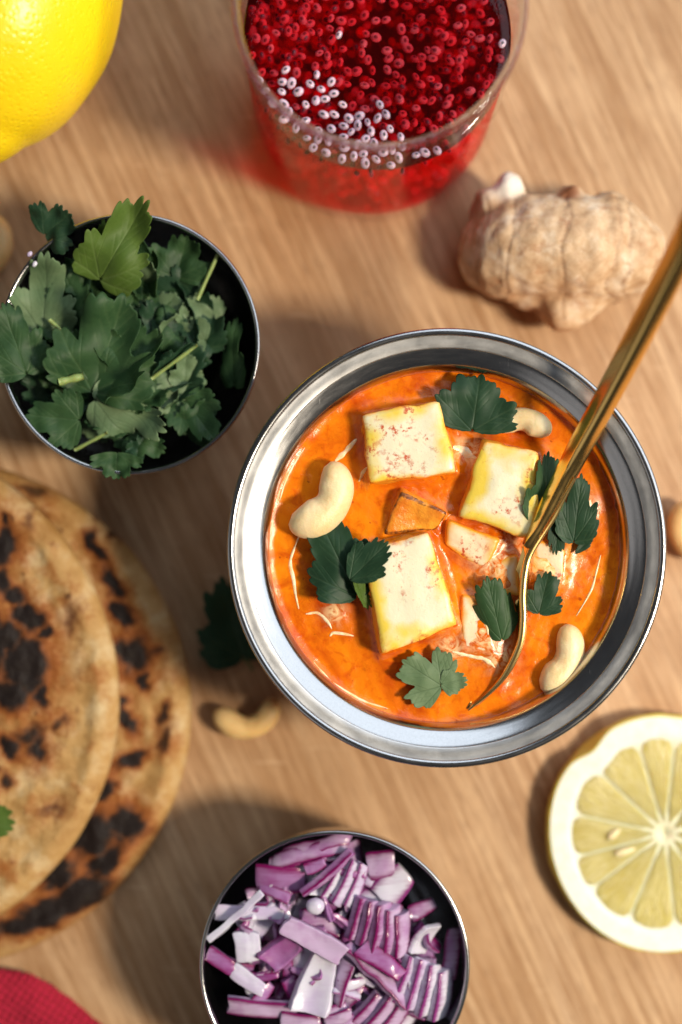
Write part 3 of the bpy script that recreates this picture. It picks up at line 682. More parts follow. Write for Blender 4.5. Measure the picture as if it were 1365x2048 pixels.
# ------------------------------------------------------------------ small steel bowls
def small_bowl(cx, cy, rpx, h, label):
    c = P(cx, cy, h); c.z = 0; r = rpx / kz(h)
    t = empty('metal_cup', c); tag(t, label, 'cup', 'small steel cups on the table')
    prof = [(0, 0)] + [tuple(p) for p in spline([(r * .50, 0), (r * .64, .10), (r * .78, .6), (r * .89, 1.6), (r * .955, 2.7), (r - .05, h - .06)], 30)]
    prof += [tuple(p) for p in spline([(r - .12, h - .06), (r * .955 - .07, 2.7), (r * .89 - .07, 1.62), (r * .78 - .07, .66), (r * .63 - .05, .19), (r * .48, .09)], 30)] + [(0, .08)]
    Vv, Ff = lathe(prof, c, 128); mk('body', Vv, Ff, MT['steel_thin'], c, t)
    bd = [(r - .075 + .065 * math.cos(a), h - .05 + .06 * math.sin(a)) for a in [2 * math.pi * i / 10 for i in range(10)]]
    Vv, Ff = lathe(bd, c, 128, True); mk('rim', Vv, Ff, MT['steel'], c, t)
    return c, r
HC = 3.8
cc, crr = small_bowl(258.5, 688, 263, HC, 'small steel cup full of green coriander leaves')
oc, orr = small_bowl(669.5, 1932, 272, HC, 'small steel cup full of chopped red onion')

# leaves in the herb cup: (base, tip, z_base, z_tip, material, width, roll, extra, label)
G = 'coriander leaves in the herb cup'
HL = [
 ((90, 470), (145, 422), 4.4, 4.8, 'leaf_dark', 1.0, 0, dict(), 'dark rounded leaf poking out over the upper left cup edge'),
 ((200, 520), (205, 440), 4.2, 4.7, 'leaf_bright', .35, 30, dict(side=.8), 'narrow bright leaf near the upper left of the herb cup'),
 ((200, 560), (290, 405), 4.3, 5.1, 'leaf_bright', .55, 12, dict(curl=-.7), 'bright yellow green leaf folded over the top cup edge'),
 ((300, 590), (262, 440), 4.1, 4.5, 'leaf', .42, -30, dict(side=1.2), 'long curled leaf standing upright in the upper middle of the cup'),
 ((175, 575), (190, 480), 4.0, 4.3, 'leaf', .6, 10, dict(), 'grey green leaf half hidden below the bright folded leaf'),
 ((352, 555), (375, 465), 4.0, 4.3, 'leaf', .95, 0, dict(fold=.2), 'fan shaped leaf at the upper right of the herb cup'),
 ((85, 668), (95, 508), 4.2, 4.7, 'leaf_pale', .62, 5, dict(fold=.12), 'broad pale leaf at the upper left of the herb cup'),
 ((150, 650), (130, 520), 4.1, 4.4, 'leaf', .5, -25, dict(), 'mid green leaf right beside the broad pale leaf'),
 ((54, 748), (5, 610), 4.5, 4.7, 'leaf', .6, 20, dict(), 'leaf hanging over the left cup edge'),
 ((75, 770), (92, 690), 4.0, 4.1, 'leaf_dark', .55, 0, dict(), 'small dark leaf by the left wall of the herb cup'),
 ((186, 785), (250, 590), 4.5, 4.9, 'leaf', .78, 6, dict(fold=.28, cleft=.45), 'largest leaf in the middle of the herb cup with a pale midrib'),
 ((190, 780), (130, 660), 4.4, 4.6, 'leaf', .55, -10, dict(), 'left lobe leaf beside the largest leaf'),
 ((205, 780), (330, 660), 4.55, 4.95, 'leaf', .6, -22, dict(side=.9), 'dark folded leaf over the right of the largest leaf'),
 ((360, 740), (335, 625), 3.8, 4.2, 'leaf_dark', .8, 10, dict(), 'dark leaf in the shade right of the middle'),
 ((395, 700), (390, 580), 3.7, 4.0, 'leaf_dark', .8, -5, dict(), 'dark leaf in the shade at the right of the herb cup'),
 ((470, 770), (468, 640), 3.8, 4.2, 'leaf', .35, -35, dict(), 'narrow leaf against the right wall of the herb cup'),
 ((160, 840), (55, 830), 4.5, 4.6, 'leaf', .85, -8, dict(wav=.1), 'big bluish leaf at the lower left of the herb cup'),
 ((190, 800), (345, 855), 4.5, 4.7, 'leaf_pale', .45, 15, dict(side=-.8), 'long pale leaf slanting below the middle of the herb cup'),
 ((270, 790), (340, 800), 4.4, 4.6, 'leaf', .7, -10, dict(curl=.5), 'ruffled leaf below the dark folded leaf'),
 ((370, 800), (430, 880), 4.2, 4.5, 'leaf', .75, 0, dict(wav=.12), 'ruffled leaf at the lower right of the herb cup'),
 ((375, 870), (425, 800), 4.1, 4.3, 'leaf', .7, 15, dict(), 'leaf under the ruffled leaf at the lower right'),
 ((260, 870), (335, 905), 4.3, 4.5, 'leaf', .7, 0, dict(curl=-.6), 'drooping leaf near the bottom of the herb cup'),
 ((235, 905), (232, 962), 4.55, 4.55, 'leaf', 1.25, 0, dict(spread=95), 'scalloped leaf hanging over the bottom cup edge'),
 ((290, 900), (250, 890), 4.2, 4.4, 'leaf_dark', .9, 0, dict(), 'dark scrap of leaf above the bottom cup edge'),
 ((330, 690), (300, 600), 4.1, 4.3, 'leaf_dark', .7, 0, dict(), 'dark leaf behind the largest leaf'),
 ((120, 700), (180, 620), 3.9, 4.2, 'leaf_dark', .6, 10, dict(), 'dark leaf between the broad pale leaf and the largest leaf'),
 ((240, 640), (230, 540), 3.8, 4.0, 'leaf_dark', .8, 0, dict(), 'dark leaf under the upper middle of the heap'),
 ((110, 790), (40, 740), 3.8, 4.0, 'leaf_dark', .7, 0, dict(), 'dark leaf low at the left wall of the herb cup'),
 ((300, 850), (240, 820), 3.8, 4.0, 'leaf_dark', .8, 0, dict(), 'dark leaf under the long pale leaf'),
]
for i, (b_, t_, z0, z1, m_, wd, rl, ex, lb) in enumerate(HL):
    kw = dict(fold=.18, wav=.20, cleft=.38); kw.update(ex)
    zd = HC - 4.5 + (0 if 'edge' in lb else -.25)
    leaf((*b_, z0 + zd), (*t_, z1 + zd), m_, lb, G, width=wd, roll=rl, seed=30 + i, **kw)
rl_ = random.Random(12)
for i in range(44):
    a = rl_.uniform(0, 6.28); r = 180 * math.sqrt(rl_.random()); px, py = 255 + r * math.cos(a), 700 + r * math.sin(a); a2 = rl_.uniform(0, 6.28); ln = rl_.uniform(70, 115)
    tx, ty = px + ln * math.cos(a2), py + ln * math.sin(a2)
    if math.hypot(tx - 258, ty - 690) > 190: tx, ty = 258 + (tx - 258) * .62, 690 + (ty - 690) * .62
    leaf((px, py, rl_.uniform(2.7, 3.2)), (tx, ty, rl_.uniform(2.9, 3.5)), rl_.choice(['leaf', 'leaf', 'leaf_dark', 'leaf_pale']), 'small frilly leaf tucked between the larger leaves of the herb cup', 'small leaves in the herb cup heap',
         width=rl_.uniform(.6, 1.0), roll=rl_.uniform(-35, 35), fold=rl_.uniform(.1, .35), wav=.16, side=rl_.choice([0, 0, .9, -.9]), seed=150 + i, cleft=.35, nr=18, na=110)
rl_ = random.Random(8)
for i in range(16):
    a = rl_.uniform(0, 6.28); r = rl_.uniform(20, 110); px, py = 258 + r * math.cos(a), 700 + r * math.sin(a); a2 = rl_.uniform(0, 6.28)
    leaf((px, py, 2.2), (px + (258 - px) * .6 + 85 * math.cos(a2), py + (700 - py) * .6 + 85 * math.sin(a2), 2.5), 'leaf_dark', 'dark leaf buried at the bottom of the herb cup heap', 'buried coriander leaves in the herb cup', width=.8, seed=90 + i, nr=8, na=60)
def rod(name, a, b, r, mat_, n=8, parent=None, m=10):
    a = P(*a); b = P(*b); ax = (b - a).normalized(); u = ax.orthogonal().normalized(); v_ = ax.cross(u); V = []
    for i in range(m):
        p = a.lerp(b, i / (m - 1)); rr = r * (1 + .12 * math.sin(i * 1.3))
        for j in range(n): V.append(p + (u * math.cos(6.2832 * j / n) + v_ * math.sin(6.2832 * j / n)) * rr)
    V += [a, b]; F = grid_faces(m, n, closed_v=True) + [((j + 1) % n, j, m * n) for j in range(n)] + [((m - 1) * n + j, (m - 1) * n + (j + 1) % n, m * n + 1) for j in range(n)]
    return mk(name, V, F, mat_, (a + b) / 2, parent)
tag(rod('stem_piece', (118, 764, 3.85), (168, 752, 3.75), .11, MT['stem']), 'short pale green cut stem lying in the herb cup', 'herb stem')
for i, (a_, b_, lb) in enumerate([((300, 760, 3.5), (395, 690, 3.75), 'thin green stalk crossing the right half of the herb cup'), ((100, 640, 3.6), (165, 700, 3.8), 'thin green stalk left of the largest leaf'),
                                  ((395, 600, 3.2), (440, 500, 3.5), 'thin green stalk by the upper right wall of the herb cup'), ((150, 900, 3.3), (215, 865, 3.6), 'thin green stalk near the lower left cup wall')]):
    tag(rod('herb_stalk', a_, b_, .055, MT['stem']), lb, 'herb stem')
for i, (px, py, lb) in enumerate([(60, 508, 'white onion crumb on the left edge of the herb cup'), (70, 528, 'white onion crumb on the broad pale leaf')]):
    c_ = P(px, py, 3.95); e_, f_ = ellipsoid(.10, .07, .06, 8, 6)
    tag(mk('onion_crumb', [c_ + Matrix.Rotation(.9, 3, 'Z') @ Vector(q) * (1 + .2 * nz(q[0] * 30, q[1] * 30, i)) for q in e_], f_, MT['onion_white'], c_), lb, 'onion piece')

# ------------------------------------------------------------------ chopped onion
def slab(c, ang, L, W, Tk, bend=.6, tiltx=0, tilty=0, parent=None, mat_='onion', name='onion_piece', inv=False, seed=0, taper=.1, flatskin=1.0):
    """curved onion layer; L length, W width across the curve, Tk thickness in cm"""
    nx, ny, nw = 12, 8, 3; V = []; sk = []
    Rc = W / max(bend, .05); ri = random.Random(seed)
    def pt(u, v, w_):
        x = (u - .5) * L; hw = W * (1 - taper * (2 * u - 1)) * (1 - .12 * (2 * u - 1) ** 4); a = (v - .5) * hw / Rc; rr = Rc + (w_ - .5) * Tk
        x += .06 * L * math.sin(v * 3 + seed) * .5
        y = rr * math.sin(a); z = rr * math.cos(a) - Rc - .10 * L * (2 * u - 1) ** 2 * bend
        d = .07 * nz(x * 1.6 + seed * 3.1, y * 1.6, z * 1.6) + .02 * nz(x * 7, y * 7, seed); return Vector((x + d, y + d, z + d))
    idx = {}
    def vid(i, j, k):
        if (i, j, k) not in idx:
            idx[(i, j, k)] = len(V); u, v, w_ = i / nx, j / ny, k / nw
            V.append(pt(u, v, w_)); sk.append(flatskin * ((w_ ** 2.2) * (.30 + .62 * abs(2 * v - 1) ** 3) + .08 + .3 * max(abs(2 * v - 1), abs(2 * u - 1)) ** 8 * (1 - w_)))
        return idx[(i, j, k)]
    F = []
    for i in range(nx):
        for j in range(ny):
            F.append((vid(i, j, nw), vid(i + 1, j, nw), vid(i + 1, j + 1, nw), vid(i, j + 1, nw))); F.append((vid(i, j, 0), vid(i, j + 1, 0), vid(i + 1, j + 1, 0), vid(i + 1, j, 0)))
    for k in range(nw):
        for i in range(nx):
            F.append((vid(i, 0, k), vid(i + 1, 0, k), vid(i + 1, 0, k + 1), vid(i, 0, k + 1))); F.append((vid(i, ny, k), vid(i, ny, k + 1), vid(i + 1, ny, k + 1), vid(i + 1, ny, k)))
        for j in range(ny):
            F.append((vid(0, j, k), vid(0, j, k + 1), vid(0, j + 1, k + 1), vid(0, j + 1, k))); F.append((vid(nx, j, k), vid(nx, j + 1, k), vid(nx, j + 1, k + 1), vid(nx, j, k + 1)))
    Rm = Matrix.Rotation(ang, 3, 'Z') @ Matrix.Rotation(tilty, 3, 'Y') @ Matrix.Rotation(tiltx + (math.pi if inv else 0), 3, 'X')
    V = [c + Rm @ v for v in V]
    o = mk(name, V, F, MT[mat_], c, parent, attrs={'skin': sk})
    bv = o.modifiers.new('soft', 'BEVEL'); bv.width = .02 * CM; bv.segments = 2; bv.limit_method = 'ANGLE'; bv.angle_limit = 1.0
    return o
G = 'onion pieces in the steel cup'
kk = kz(3.4)
def opiece(p0, p1, wpx, tk, z, label, **kw):
    z -= .95; a = P(*p0, z); b = P(*p1, z); d = b - a
    o = slab((a + b) / 2, math.atan2(d.y, d.x), d.length, wpx / kk, tk, **kw); tag(o, label, 'onion piece', G); return o
def ostack(p0, p1, nl, stepv, wpx, tk, z, label, **kw):
    z -= .95; a = P(*p0, z); b = P(*p1, z); d = b - a; c = (a + b) / 2
    t = empty('onion_chunk', c); tag(t, label, 'onion piece', G)
    for i in range(nl):
        f = i - (nl - 1) / 2; off = Vector((stepv[0], -stepv[1], 0)) * f / kk
        slab(c + off + Vector((0, 0, -.06 * abs(f))), math.atan2(d.y, d.x) + .07 * f, d.length * (1 - .06 * abs(f)), wpx / kk, tk * 1.75, parent=t, name='layer', seed=i + nl, **kw)
    return t
ostack((548, 1724), (696, 1690), 3, (10, -12), 26, .16, 4.25, 'wide purple edged onion chunk along the top cup wall', bend=.7, tiltx=-.5)
opiece((512, 1760), (610, 1764), 60, .2, 4.2, 'deep purple onion slab at the upper left of the cup', mat_='onion_deep', bend=.9, tiltx=.3, seed=2)
opiece((609, 1789), (707, 1704), 22, .22, 4.5, 'long lilac onion strip slanting up to the right', bend=.3, seed=3, tiltx=1.1)
ostack((672, 1810), (712, 1722), 3, (20, 8), 26, .15, 4.3, 'pale layered onion chunk under the long lilac strip', bend=.5, tiltx=.7, mat_='onion_white')
opiece((610, 1740), (650, 1722), 24, .2, 4.45, 'small bright pink onion chip near the top of the cup', mat_='onion_deep', seed=5)
opiece((418, 1884), (524, 1789), 20, .2, 4.45, 'thin white onion stick at the left cup wall', mat_='onion_white', bend=.2, seed=6, tiltx=1.3, flatskin=.35)
opiece((427, 1825), (580, 1824), 28, .2, 4.2, 'pale straight onion strip lying level at the left', mat_='onion_white', bend=.3, seed=7, flatskin=.5)
opiece((470, 1893), (522, 1890), 58, .35, 4.25, 'blocky white onion cube left of the middle', mat_='onion_white', bend=.35, seed=8, flatskin=.4)
opiece((570, 1845), (688, 1914), 46, .2, 4.65, 'flat lilac onion slab with a purple edge, on top of the heap', bend=.28, seed=9, inv=True, tilty=.06, flatskin=.9, taper=.0)
ostack((752, 1905), (772, 1808), 5, (21, 7), 46, .15, 4.4, 'big onion chunk of five upright layers right of the middle', bend=.5, tiltx=.95, taper=-.15)
opiece((722, 1893), (806, 1952), 34, .22, 4.6, 'glossy pink onion strip lying over the layered chunk', mat_='onion_deep', bend=.6, seed=11, tiltx=-.4)
opiece((694, 1884), (818, 2012), 34, .24, 4.4, 'long purple onion strip slanting down to the right', bend=.35, seed=12, tiltx=-.9)
ostack((838, 2030), (862, 1925), 4, (24, 10), 48, .16, 4.25, 'cream and purple layered onion chunk by the right cup wall', bend=.5, tiltx=.9, mat_='onion_white')
opiece((418, 1905), (470, 1941), 30, .22, 4.3, 'dark purple onion stick at the left cup wall', mat_='onion_deep', bend=.4, seed=14)
opiece((466, 1938), (529, 1982), 30, .22, 4.32, 'white onion stick continuing the dark purple one', mat_='onion_white', bend=.4, seed=15, flatskin=.3)
opiece((618, 2020), (650, 1905), 70, .25, 4.35, 'white onion wedge below the flat lilac slab', mat_='onion_white', bend=.7, seed=16, inv=True, flatskin=.5, taper=.25)
opiece((690, 1925), (668, 2005), 40, .2, 4.3, 'curved lilac onion sliver right of the white wedge', bend=.8, seed=17, tiltx=.8)
opiece((535, 1925), (590, 1880), 50, .25, 4.3, 'purple onion chip left of the flat lilac slab', mat_='onion_deep', bend=.9, seed=18, inv=True)
opiece((455, 2012), (590, 2022), 38, .2, 4.3, 'long lilac onion strip near the lower left cup wall', bend=.4, seed=19, tiltx=.4)
opiece((560, 2045), (640, 2052), 40, .2, 4.35, 'lilac onion strip at the bottom picture edge', bend=.5, seed=20)
ostack((650, 2046), (705, 2026), 3, (8, 14), 26, .15, 4.4, 'curled layered onion chunk at the bottom picture edge', bend=1.0, tiltx=.3)
ostack((740, 2060), (790, 1995), 3, (26, 8), 34, .16, 4.3, 'layered lilac onion chunk at the bottom right of the cup', bend=.5, tiltx=.6)
opiece((735, 1735), (790, 1725), 55, .25, 4.1, 'brownish onion piece in shade at the upper right', bend=.8, seed=23)
opiece((760, 1800), (812, 1745), 60, .25, 4.05, 'pale onion slab in shade under the right cup wall', mat_='onion_white', bend=.5, seed=24)
opiece((820, 1830), (868, 1805), 30, .22, 3.9, 'shaded onion strip close to the right cup wall', bend=.4, seed=25)
opiece((895, 1960), (910, 1860), 30, .22, 3.9, 'long shaded onion strip standing at the right cup wall', bend=.4, seed=26)
c_ = P(631, 1812, 3.6); e_, f_ = ellipsoid(.27, .24, .18, 18, 12)
tag(mk('onion_heart', [c_ + Vector(q) * (1 + .07 * nz(q[0] * 6, q[1] * 6, 3)) for q in e_], f_, MT['onion_white'], c_, attrs={'skin': [0.0] * len(e_)}), 'round white onion heart above the flat lilac slab', 'onion piece', G)
rg = random.Random(33)
for i in range(90):
    a = rg.uniform(0, 6.283); r = 2.85 * math.sqrt(rg.random()); sx_, sy_ = oc.x + r * math.cos(a), oc.y + r * math.sin(a)
    o = slab(Vector((sx_, sy_, rg.uniform(2.85, 3.4))), rg.uniform(0, 3.14), rg.uniform(.35, 1.0), rg.uniform(.14, .34), rg.uniform(.09, .17), bend=rg.uniform(.5, 1.6),
             tiltx=rg.uniform(-1.1, 1.1), tilty=rg.uniform(-.35, .35), mat_=rg.choice(['onion', 'onion_white', 'onion_deep', 'onion_deep']), inv=rg.random() < .4, seed=300 + i, taper=rg.uniform(-.2, .4))
    tag(o, 'thin onion sliver strewn over the bigger onion pieces', 'onion piece', 'thin onion slivers in the cup')
rg = random.Random(21)
for i in range(110):
    a = rg.uniform(0, 6.283); z = rg.uniform(1.7, 3.15); r = (1.9 + .33 * z) * math.sqrt(rg.random())
    o = slab(Vector((oc.x + r * math.cos(a), oc.y + r * math.sin(a), z)), rg.uniform(0, 3.14), rg.uniform(.7, 1.4), rg.uniform(.35, .75), rg.uniform(.15, .26), bend=rg.uniform(.3, 1.0),
             tiltx=rg.uniform(-.8, .8), tilty=rg.uniform(-.3, .3), mat_=rg.choice(['onion', 'onion', 'onion_white', 'onion_deep']), inv=rg.random() < .4, seed=100 + i, taper=rg.uniform(-.2, .3))
    tag(o, 'small onion shard wedged down between the bigger onion pieces', 'onion piece', 'small onion shards in the cup')

# ------------------------------------------------------------------ whole lemon
LC = P(-20, -32, 3.75); n, m = 96, 64; V = []
for i in range(m + 1):
    t = math.pi * i / m
    for j in range(n):
        b = 2 * math.pi * j / n; s_, c2 = math.sin(t), math.cos(t)
        q = Vector((3.72 * s_ * math.cos(b), 4.75 * c2 + .55 * math.copysign(1, c2) * max(0, abs(c2) - .9) / .1 * .9, 3.72 * s_ * math.sin(b)))
        q = q * (1 + .012 * nz(q.x * .6, q.y * .6, q.z * .6)); V.append(LC + Matrix.Rotation(math.radians(-8), 3, 'Z') @ q)
tag(mk('whole_lemon', V, grid_faces(m + 1, n, closed_v=True, flip=True), MT['peel'], LC), 'whole bright yellow lemon at the upper left corner', 'lemon')

# ------------------------------------------------------------------ cut lemon
SZ = .8
SC = P(1332, 1668, SZ); ks = kz(SZ); Rs = 236 / ks
hl = empty('cut_lemon', (SC.x, SC.y, 0)); tag(hl, 'cut lemon half showing pale segments and pips', 'lemon')
def outl(a):   # a: angle, picture sense with y up
    d = math.degrees(a) % 360
    f = 1 - .075 * math.exp(-((d - 131) / 9) ** 2) + .02 * math.exp(-((d - 95) / 20) ** 2) + .015 * math.sin(3 * a + .6)
    return f
NS = 160
prof = [(.975, SZ - .03), (.99, SZ - .015), (1.0, SZ - .06), (1.006, SZ - .25), (1.0, SZ - .5), (.97, .15), (.92, .02), (.5, 0.0), (0, 0)]
V = []
for rr, z in prof:
    for j in range(NS):
        a = 2 * math.pi * j / NS; r = Rs * rr * (outl(a) if z > .5 else 1) * (1 + .009 * nz(math.cos(a) * 9, math.sin(a) * 9, z * 5)); V.append((SC.x + r * math.cos(a), SC.y + r * math.sin(a), z))
mk('rind', V, grid_faces(len(prof), NS, closed_v=True, flip=True), MT['pale_peel'], (SC.x, SC.y, 0), hl)
V = []; NRp = 24
for i in range(NRp + 1):
    for j in range(NS):
        a = 2 * math.pi * j / NS; f = i / NRp; r = Rs * .985 * f * outl(a)
        z = SZ - .015 - (.07 if f < .79 else .07 * (1 - sm(.79, .84, f))) + .012 * nz(r * 5 * math.cos(a), r * 5 * math.sin(a), 3) - .2 * math.exp(-(f / .035) ** 2)
        V.append((SC.x + r * math.cos(a), SC.y + r * math.sin(a), z))
mk('pith', V, grid_faces(NRp + 1, NS, closed_v=True), MT['pith'], (SC.x, SC.y, 0), hl, attrs={'core': [1 - float(sm(.74, .84, (i // NS) / NRp + .03 * nz(math.cos(2 * math.pi * (i % NS) / NS) * 4, math.sin(2 * math.pi * (i % NS) / NS) * 4, 1))) for i in range(len(V))]})
bounds = [12, 52, 84, 107, 137, 168, 195, 217, 247, 276, 305, 338, 372]
for q in range(len(bounds) - 1):
    a0, a1 = math.radians(bounds[q]), math.radians(bounds[q + 1]); na_, nr_ = 16, 14; V = []; rad = []; ang = []
    gap = .013
    for i in range(nr_ + 1):
        f = i / nr_; rr = .10 + (.835 - .10) * f
        # rounded ends
        wfac = min(1.0, (1 - max(0, (f - .80) / .20) ** 2.2) ** .5 if f > .8 else 1.0) * min(1, .35 + f * 4)
        for j in range(na_ + 1):
            u = j / na_ * 2 - 1; g_ = gap / max(rr, .1) * .55
            am = (a0 + a1) / 2; ha = max(.02, (a1 - a0) / 2 - g_) * wfac; a = am + u * ha
            r = Rs * rr * (outl(a) * .5 + .5) * (1 + .02 * nz(q * 4, f * 3, u))
            edge = min(1, (1 - abs(u)) * 3.5) * min(1, (1 - f) * 7 + .0) * min(1, f * 7)
            z = SZ - .075 + .055 * edge ** .5 + .022 * nz(a * 26 + q, r * 2.2, 1) * edge
            V.append((SC.x + r * math.cos(a), SC.y + r * math.sin(a), z)); rad.append(r); ang.append(a * 3)
    mk('segment', V, grid_faces(nr_ + 1, na_ + 1), MT['pulp'], (SC.x, SC.y, 0), hl, attrs={'rad': rad, 'ang': ang})
for (px, py, a, l) in [(1250, 1703, 17, .34), (1228, 1668, 40, .25)]:
    c_ = P(px, py, SZ + .02); e_, f_ = ellipsoid(l, .11, .10, 14, 10)
    mk('pip', [c_ + Matrix.Rotation(math.radians(a), 3, 'Z') @ Vector((q[0], q[1] * (1 - .5 * q[0] / l * .6), q[2])) for q in e_], f_, MT['pip'], c_, hl)

# ------------------------------------------------------------------ ginger
parts_ = [  # px, py, z, rx, ry, rz (px), rot
 (955, 508, 1.15, 34, 66, .9, 0), (985, 502, 1.35, 52, 92, 1.2, 0), (1020, 499, 1.5, 60, 103, 1.42, 0), (1055, 497, 1.6, 65, 104, 1.55, 0), (1095, 498, 1.65, 66, 103, 1.62, 0), (1135, 500, 1.7, 68, 106, 1.66, 0),
 (1175, 500, 1.68, 68, 110, 1.66, 5), (1215, 496, 1.62, 66, 108, 1.6, 12), (1250, 497, 1.55, 60, 98, 1.5, 18), (1280, 502, 1.4, 50, 78, 1.3, 22), (1302, 508, 1.2, 32, 54, 1.0, 25), (1230, 548, 1.2, 80, 56, 1.1, 25),
 (1018, 382, 1.5, 34, 40, .75, 0), (975, 418, 1.3, 34, 46, .8, 0), (1140, 402, 1.9, 30, 34, .6, 0), (1215, 415, 1.6, 40, 34, .7, 0), (1122, 618, 1.2, 52, 46, .8, 0), (1160, 600, 1.2, 50, 46, .9, 0), (1060, 590, 1.1, 40, 30, .8, 0)]
bm = bmesh.new()
for (px, py, z, rx, ry, rz, ro) in parts_:
    k = kz(z); mtx = Matrix.Translation(P(px, py, z)) @ Matrix.Rotation(math.radians(ro), 4, 'Z') @ Matrix.Diagonal((rx / k, ry / k, rz, 1))
    bmesh.ops.create_uvsphere(bm, u_segments=32, v_segments=20, radius=1, matrix=mtx)
tm = bpy.data.meshes.new('tmp'); bm.to_mesh(tm); bm.free(); to = bpy.data.objects.new('tmp', tm); COL.objects.link(to)
md = to.modifiers.new('r', 'REMESH'); md.mode = 'VOXEL'; md.voxel_size = .075
sd = to.modifiers.new('s', 'SMOOTH'); sd.iterations = 24; sd.factor = .7
dg = bpy.context.evaluated_depsgraph_get(); ev = to.evaluated_get(dg); em = ev.to_mesh()
V = [Vector(v.co) for v in em.vertices]; NV = [Vector(v.normal) for v in em.vertices]; F = [tuple(p.vertices) for p in em.polygons]; ev.to_mesh_clear()
bpy.data.objects.remove(to); bpy.data.meshes.remove(tm)
GO = P(1130, 500, 1.6); ring = []; brn = []; pal = []; V2 = []
rings = [958, 1020, 1128, 1236, 1262]
wk, bk, bk2 = P(1016, 368, 2), P(1136, 384, 2.4), P(1066, 628, 1.2)
lk = P(958, 410, 1.4)
for v, nn in zip(V, NV):
    k = kz(v.z); px = 682.5 + v.x * k; py = 1024 - v.y * k
    cxr = px + 8 * math.sin((py - 500) * .02) + 16 * nz(v.x * 1.1, v.y * 1.1, v.z) + .0009 * (py - 500) ** 2 * (1 if px > 1130 else -1) * .6
    rg_ = max(math.exp(-((cxr - r_) / 4.0) ** 2) for r_ in rings) if 390 < py < 640 else 0
    ring.append(rg_); brn.append(min(1, math.exp(-((v - bk).length / .42) ** 4) + math.exp(-((v - lk).length / .55) ** 4) * .7 + .9 * math.exp(-((v - bk2).length / .3) ** 4))); pal.append(math.exp(-((v - wk).length / .5) ** 4))
    V2.append(v + nn * (.12 * fbm(v.x * .9, v.y * .9, v.z * .9) + .016 * fbm(v.x * 4, v.y * 4, v.z * 4) - .022 * rg_))
tag(mk('ginger_root', V2, F, MT['ginger'], GO, attrs={'ring': ring, 'brown': brn, 'pale': pal}), 'knobbly tan ginger root lying beside the glass', 'ginger')

# ------------------------------------------------------------------ flatbreads
def bread(cx, cy, rpx, z0, th, label, blobs, seed):
    zt = z0 + th; k = kz(zt); c = P(cx, cy, zt); R_ = rpx / k; nA, nR = 420, 120
    top = []; ch = []; to = []
    rr_ = list(np.linspace(0, 1, nR) ** .9)
    for f in rr_:
        for j in range(nA):
            a = 2 * math.pi * j / nA; ro = R_ * (1 + .008 * math.sin(3 * a + seed) + .006 * nz(math.cos(a) * 5, math.sin(a) * 5, seed))
            r = ro * f; x = c.x + r * math.cos(a); y = c.y + r * math.sin(a)
            vis = x * k + 682 > -40
            n1 = fbm(x * .9 + seed * 5, y * .9, seed) if vis else 0; n2 = fbm(x * 2.6, y * 2.6, seed + 4) if vis else 0
            edge = max(0, (f - .93) / .07)
            z = zt - th * .5 * (1 - math.sqrt(max(0, 1 - edge * edge))) + .10 * n1 * (1 - edge) + .035 * n2 * (1 - edge) + .09 * math.exp(-((f - .93) / .035) ** 2)
            px = 682.5 + x * k; py = 1024 - y * k; cv = 0.0; tv = 0.0
            if vis:
                wx = px + 16 * nz(x * 1.9, y * 1.9, 9 + seed) + 8 * nz(x * 5, y * 5, 3); wy = py + 16 * nz(x * 1.9, y * 1.9, 29 + seed) + 8 * nz(x * 5, y * 5, 13)
                for bx, by, b1, b2, br, st in blobs:
                    dx, dy = wx - bx, wy - by; ca, sa = math.cos(br), math.sin(br); u = (dx * ca + dy * sa) / b1; w_ = (-dx * sa + dy * ca) / b2; d2 = u * u + w_ * w_
                    if d2 < 9: cv = max(cv, st * math.exp(-d2 ** 1.1 * .8)); tv = max(tv, st * math.exp(-d2 * .22))
                tv = max(tv, float(sm(.25, .9, n1 + .2)) * .55)
                cv = max(cv, float(sm(.62, .9, n2 + .25 * n1)) * .45 * (1 - edge))
            top.append((x, y, z)); ch.append(cv); to.append(tv * (1 - .5 * edge))
    bot = []
    for f, z in ((.995, z0 + th * .3), (.97, z0 + .05), (.9, z0 + .01), (0, z0)):
        for j in range(nA):
            a = 2 * math.pi * j / nA; r = R_ * f; bot.append((c.x + r * math.cos(a), c.y + r * math.sin(a), z)); ch.append(0); to.append(.3)
    o = mk('flatbread', np.array(top + bot), grid_faces(nR + 4, nA, closed_v=True), MT['bread'], (c.x, c.y, z0), attrs={'char': ch, 'toast': to})
    tag(o, label, 'flatbread', 'flatbreads stacked at the left'); return o
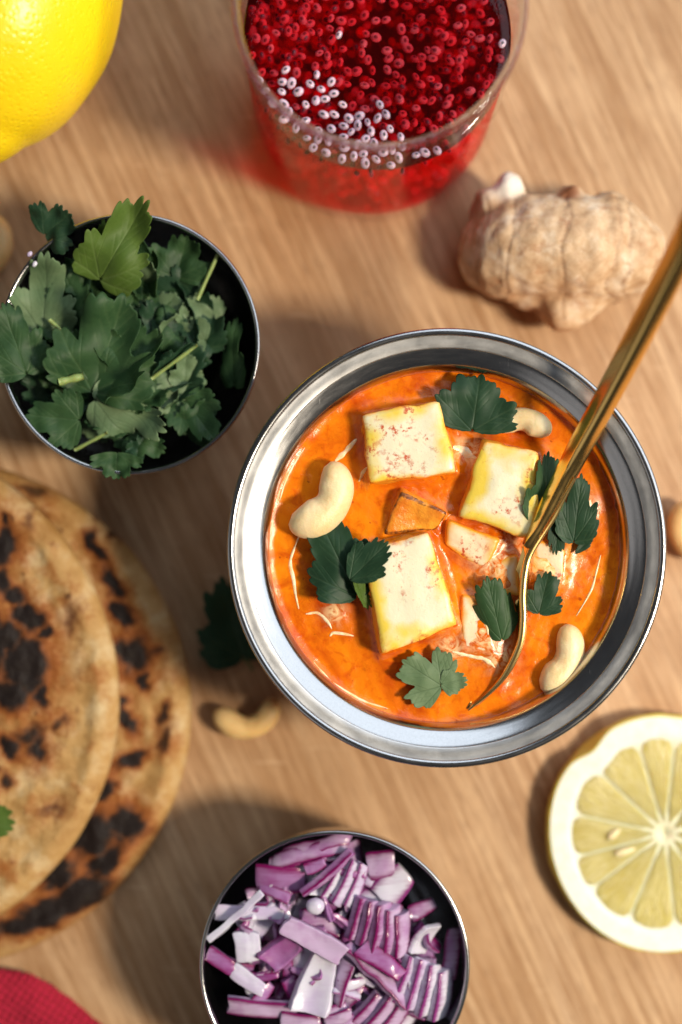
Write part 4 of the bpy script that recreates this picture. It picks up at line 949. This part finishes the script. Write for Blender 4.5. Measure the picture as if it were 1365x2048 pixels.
bread(-136, 1430, 513, 0.02, .85, 'lower flatbread, its spotted edge showing right of the upper one', [
 (262, 1308, 34, 30, 0, 1), (195, 1105, 26, 12, .8, .9), (225, 1165, 30, 14, 1.0, .9), (245, 1230, 24, 16, .8, 1), (180, 1075, 12, 20, 0, .8), (232, 1075, 14, 10, .6, .7), (288, 1362, 11, 17, 0, .9), (242, 1405, 14, 11, 0, .9),
 (330, 1425, 10, 26, .3, .6), (330, 1480, 12, 22, .3, .55), (255, 1440, 12, 26, -.4, .9), (262, 1520, 30, 12, -.5, .95), (210, 1580, 18, 22, 0, 1), (250, 1650, 34, 30, 0, 1.1), (180, 1670, 44, 40, -.7, 1), (215, 1720, 40, 20, -.8, 1),
 (160, 1790, 60, 28, -.5, 1.05), (90, 1830, 60, 24, -.3, 1), (40, 1850, 50, 20, -.1, .8), (270, 1780, 10, 20, .6, .55), (120, 1745, 40, 26, -.6, .9), (70, 980, 30, 14, .3, .5), (195, 1025, 10, 10, 0, .6), (310, 1300, 20, 8, -.3, .5), (50, 1010, 40, 10, .5, .6)], 1)
bread(-305, 1397, 537, .93, .75, 'upper flatbread with a wide charred patch, cut by the left picture edge', [
 (8, 1090, 24, 36, 0, 1.0), (5, 1160, 18, 24, 0, .8), (30, 1190, 24, 18, .3, .9), (60, 1235, 30, 20, .4, .95), (95, 1268, 16, 12, 0, .9), (15, 1270, 26, 26, 0, .9), (50, 1330, 40, 50, 0, 1.1), (20, 1390, 40, 26, 0, 1), (85, 1390, 14, 24, 0, .8),
 (60, 1470, 34, 18, -.5, .6), (20, 1495, 26, 16, .4, .9), (75, 1500, 20, 28, 0, .7), (115, 1450, 18, 14, -.6, .6), (105, 1620, 30, 18, -.3, .4), (62, 1040, 14, 20, .6, .35), (5, 1035, 10, 12, 0, .8), (140, 1240, 18, 40, .2, .35), (10, 1560, 12, 14, 0, .6), (-30, 1300, 40, 60, 0, 1)], 2)

# ------------------------------------------------------------------ napkin
edge = spline([(-330, 1905), (-120, 1925), (30, 1936), (80, 1948), (135, 1986), (215, 2050), (330, 2140), (430, 2230)], 90)
V = []; nv = 60
for i, e_ in enumerate(edge):
    for j in range(nv):
        f = j / (nv - 1); q = P(e_[0] - 500 * f * .75, e_[1] + 500 * f, 0)
        u = i * .35; v_ = f * 30
        z = .25 + .22 * min(1, f * 14) ** .5 + .25 * math.sin(f * 7 + i * .04) * min(1, f * 5) * .5 + .10 * fbm(q.x * .8, q.y * .8, 2) + .035 * (math.sin(q.x * 16 + q.y * 9) * math.sin(q.y * 16 - q.x * 9))
        V.append((q.x, q.y, max(.08, z)))
nk = mk('cloth_napkin', V, grid_faces(len(edge), nv), MT['cloth'], P(60, 2040, 0)); solidify(nk, .12); tag(nk, 'crimson cloth napkin at the lower left corner', 'napkin')
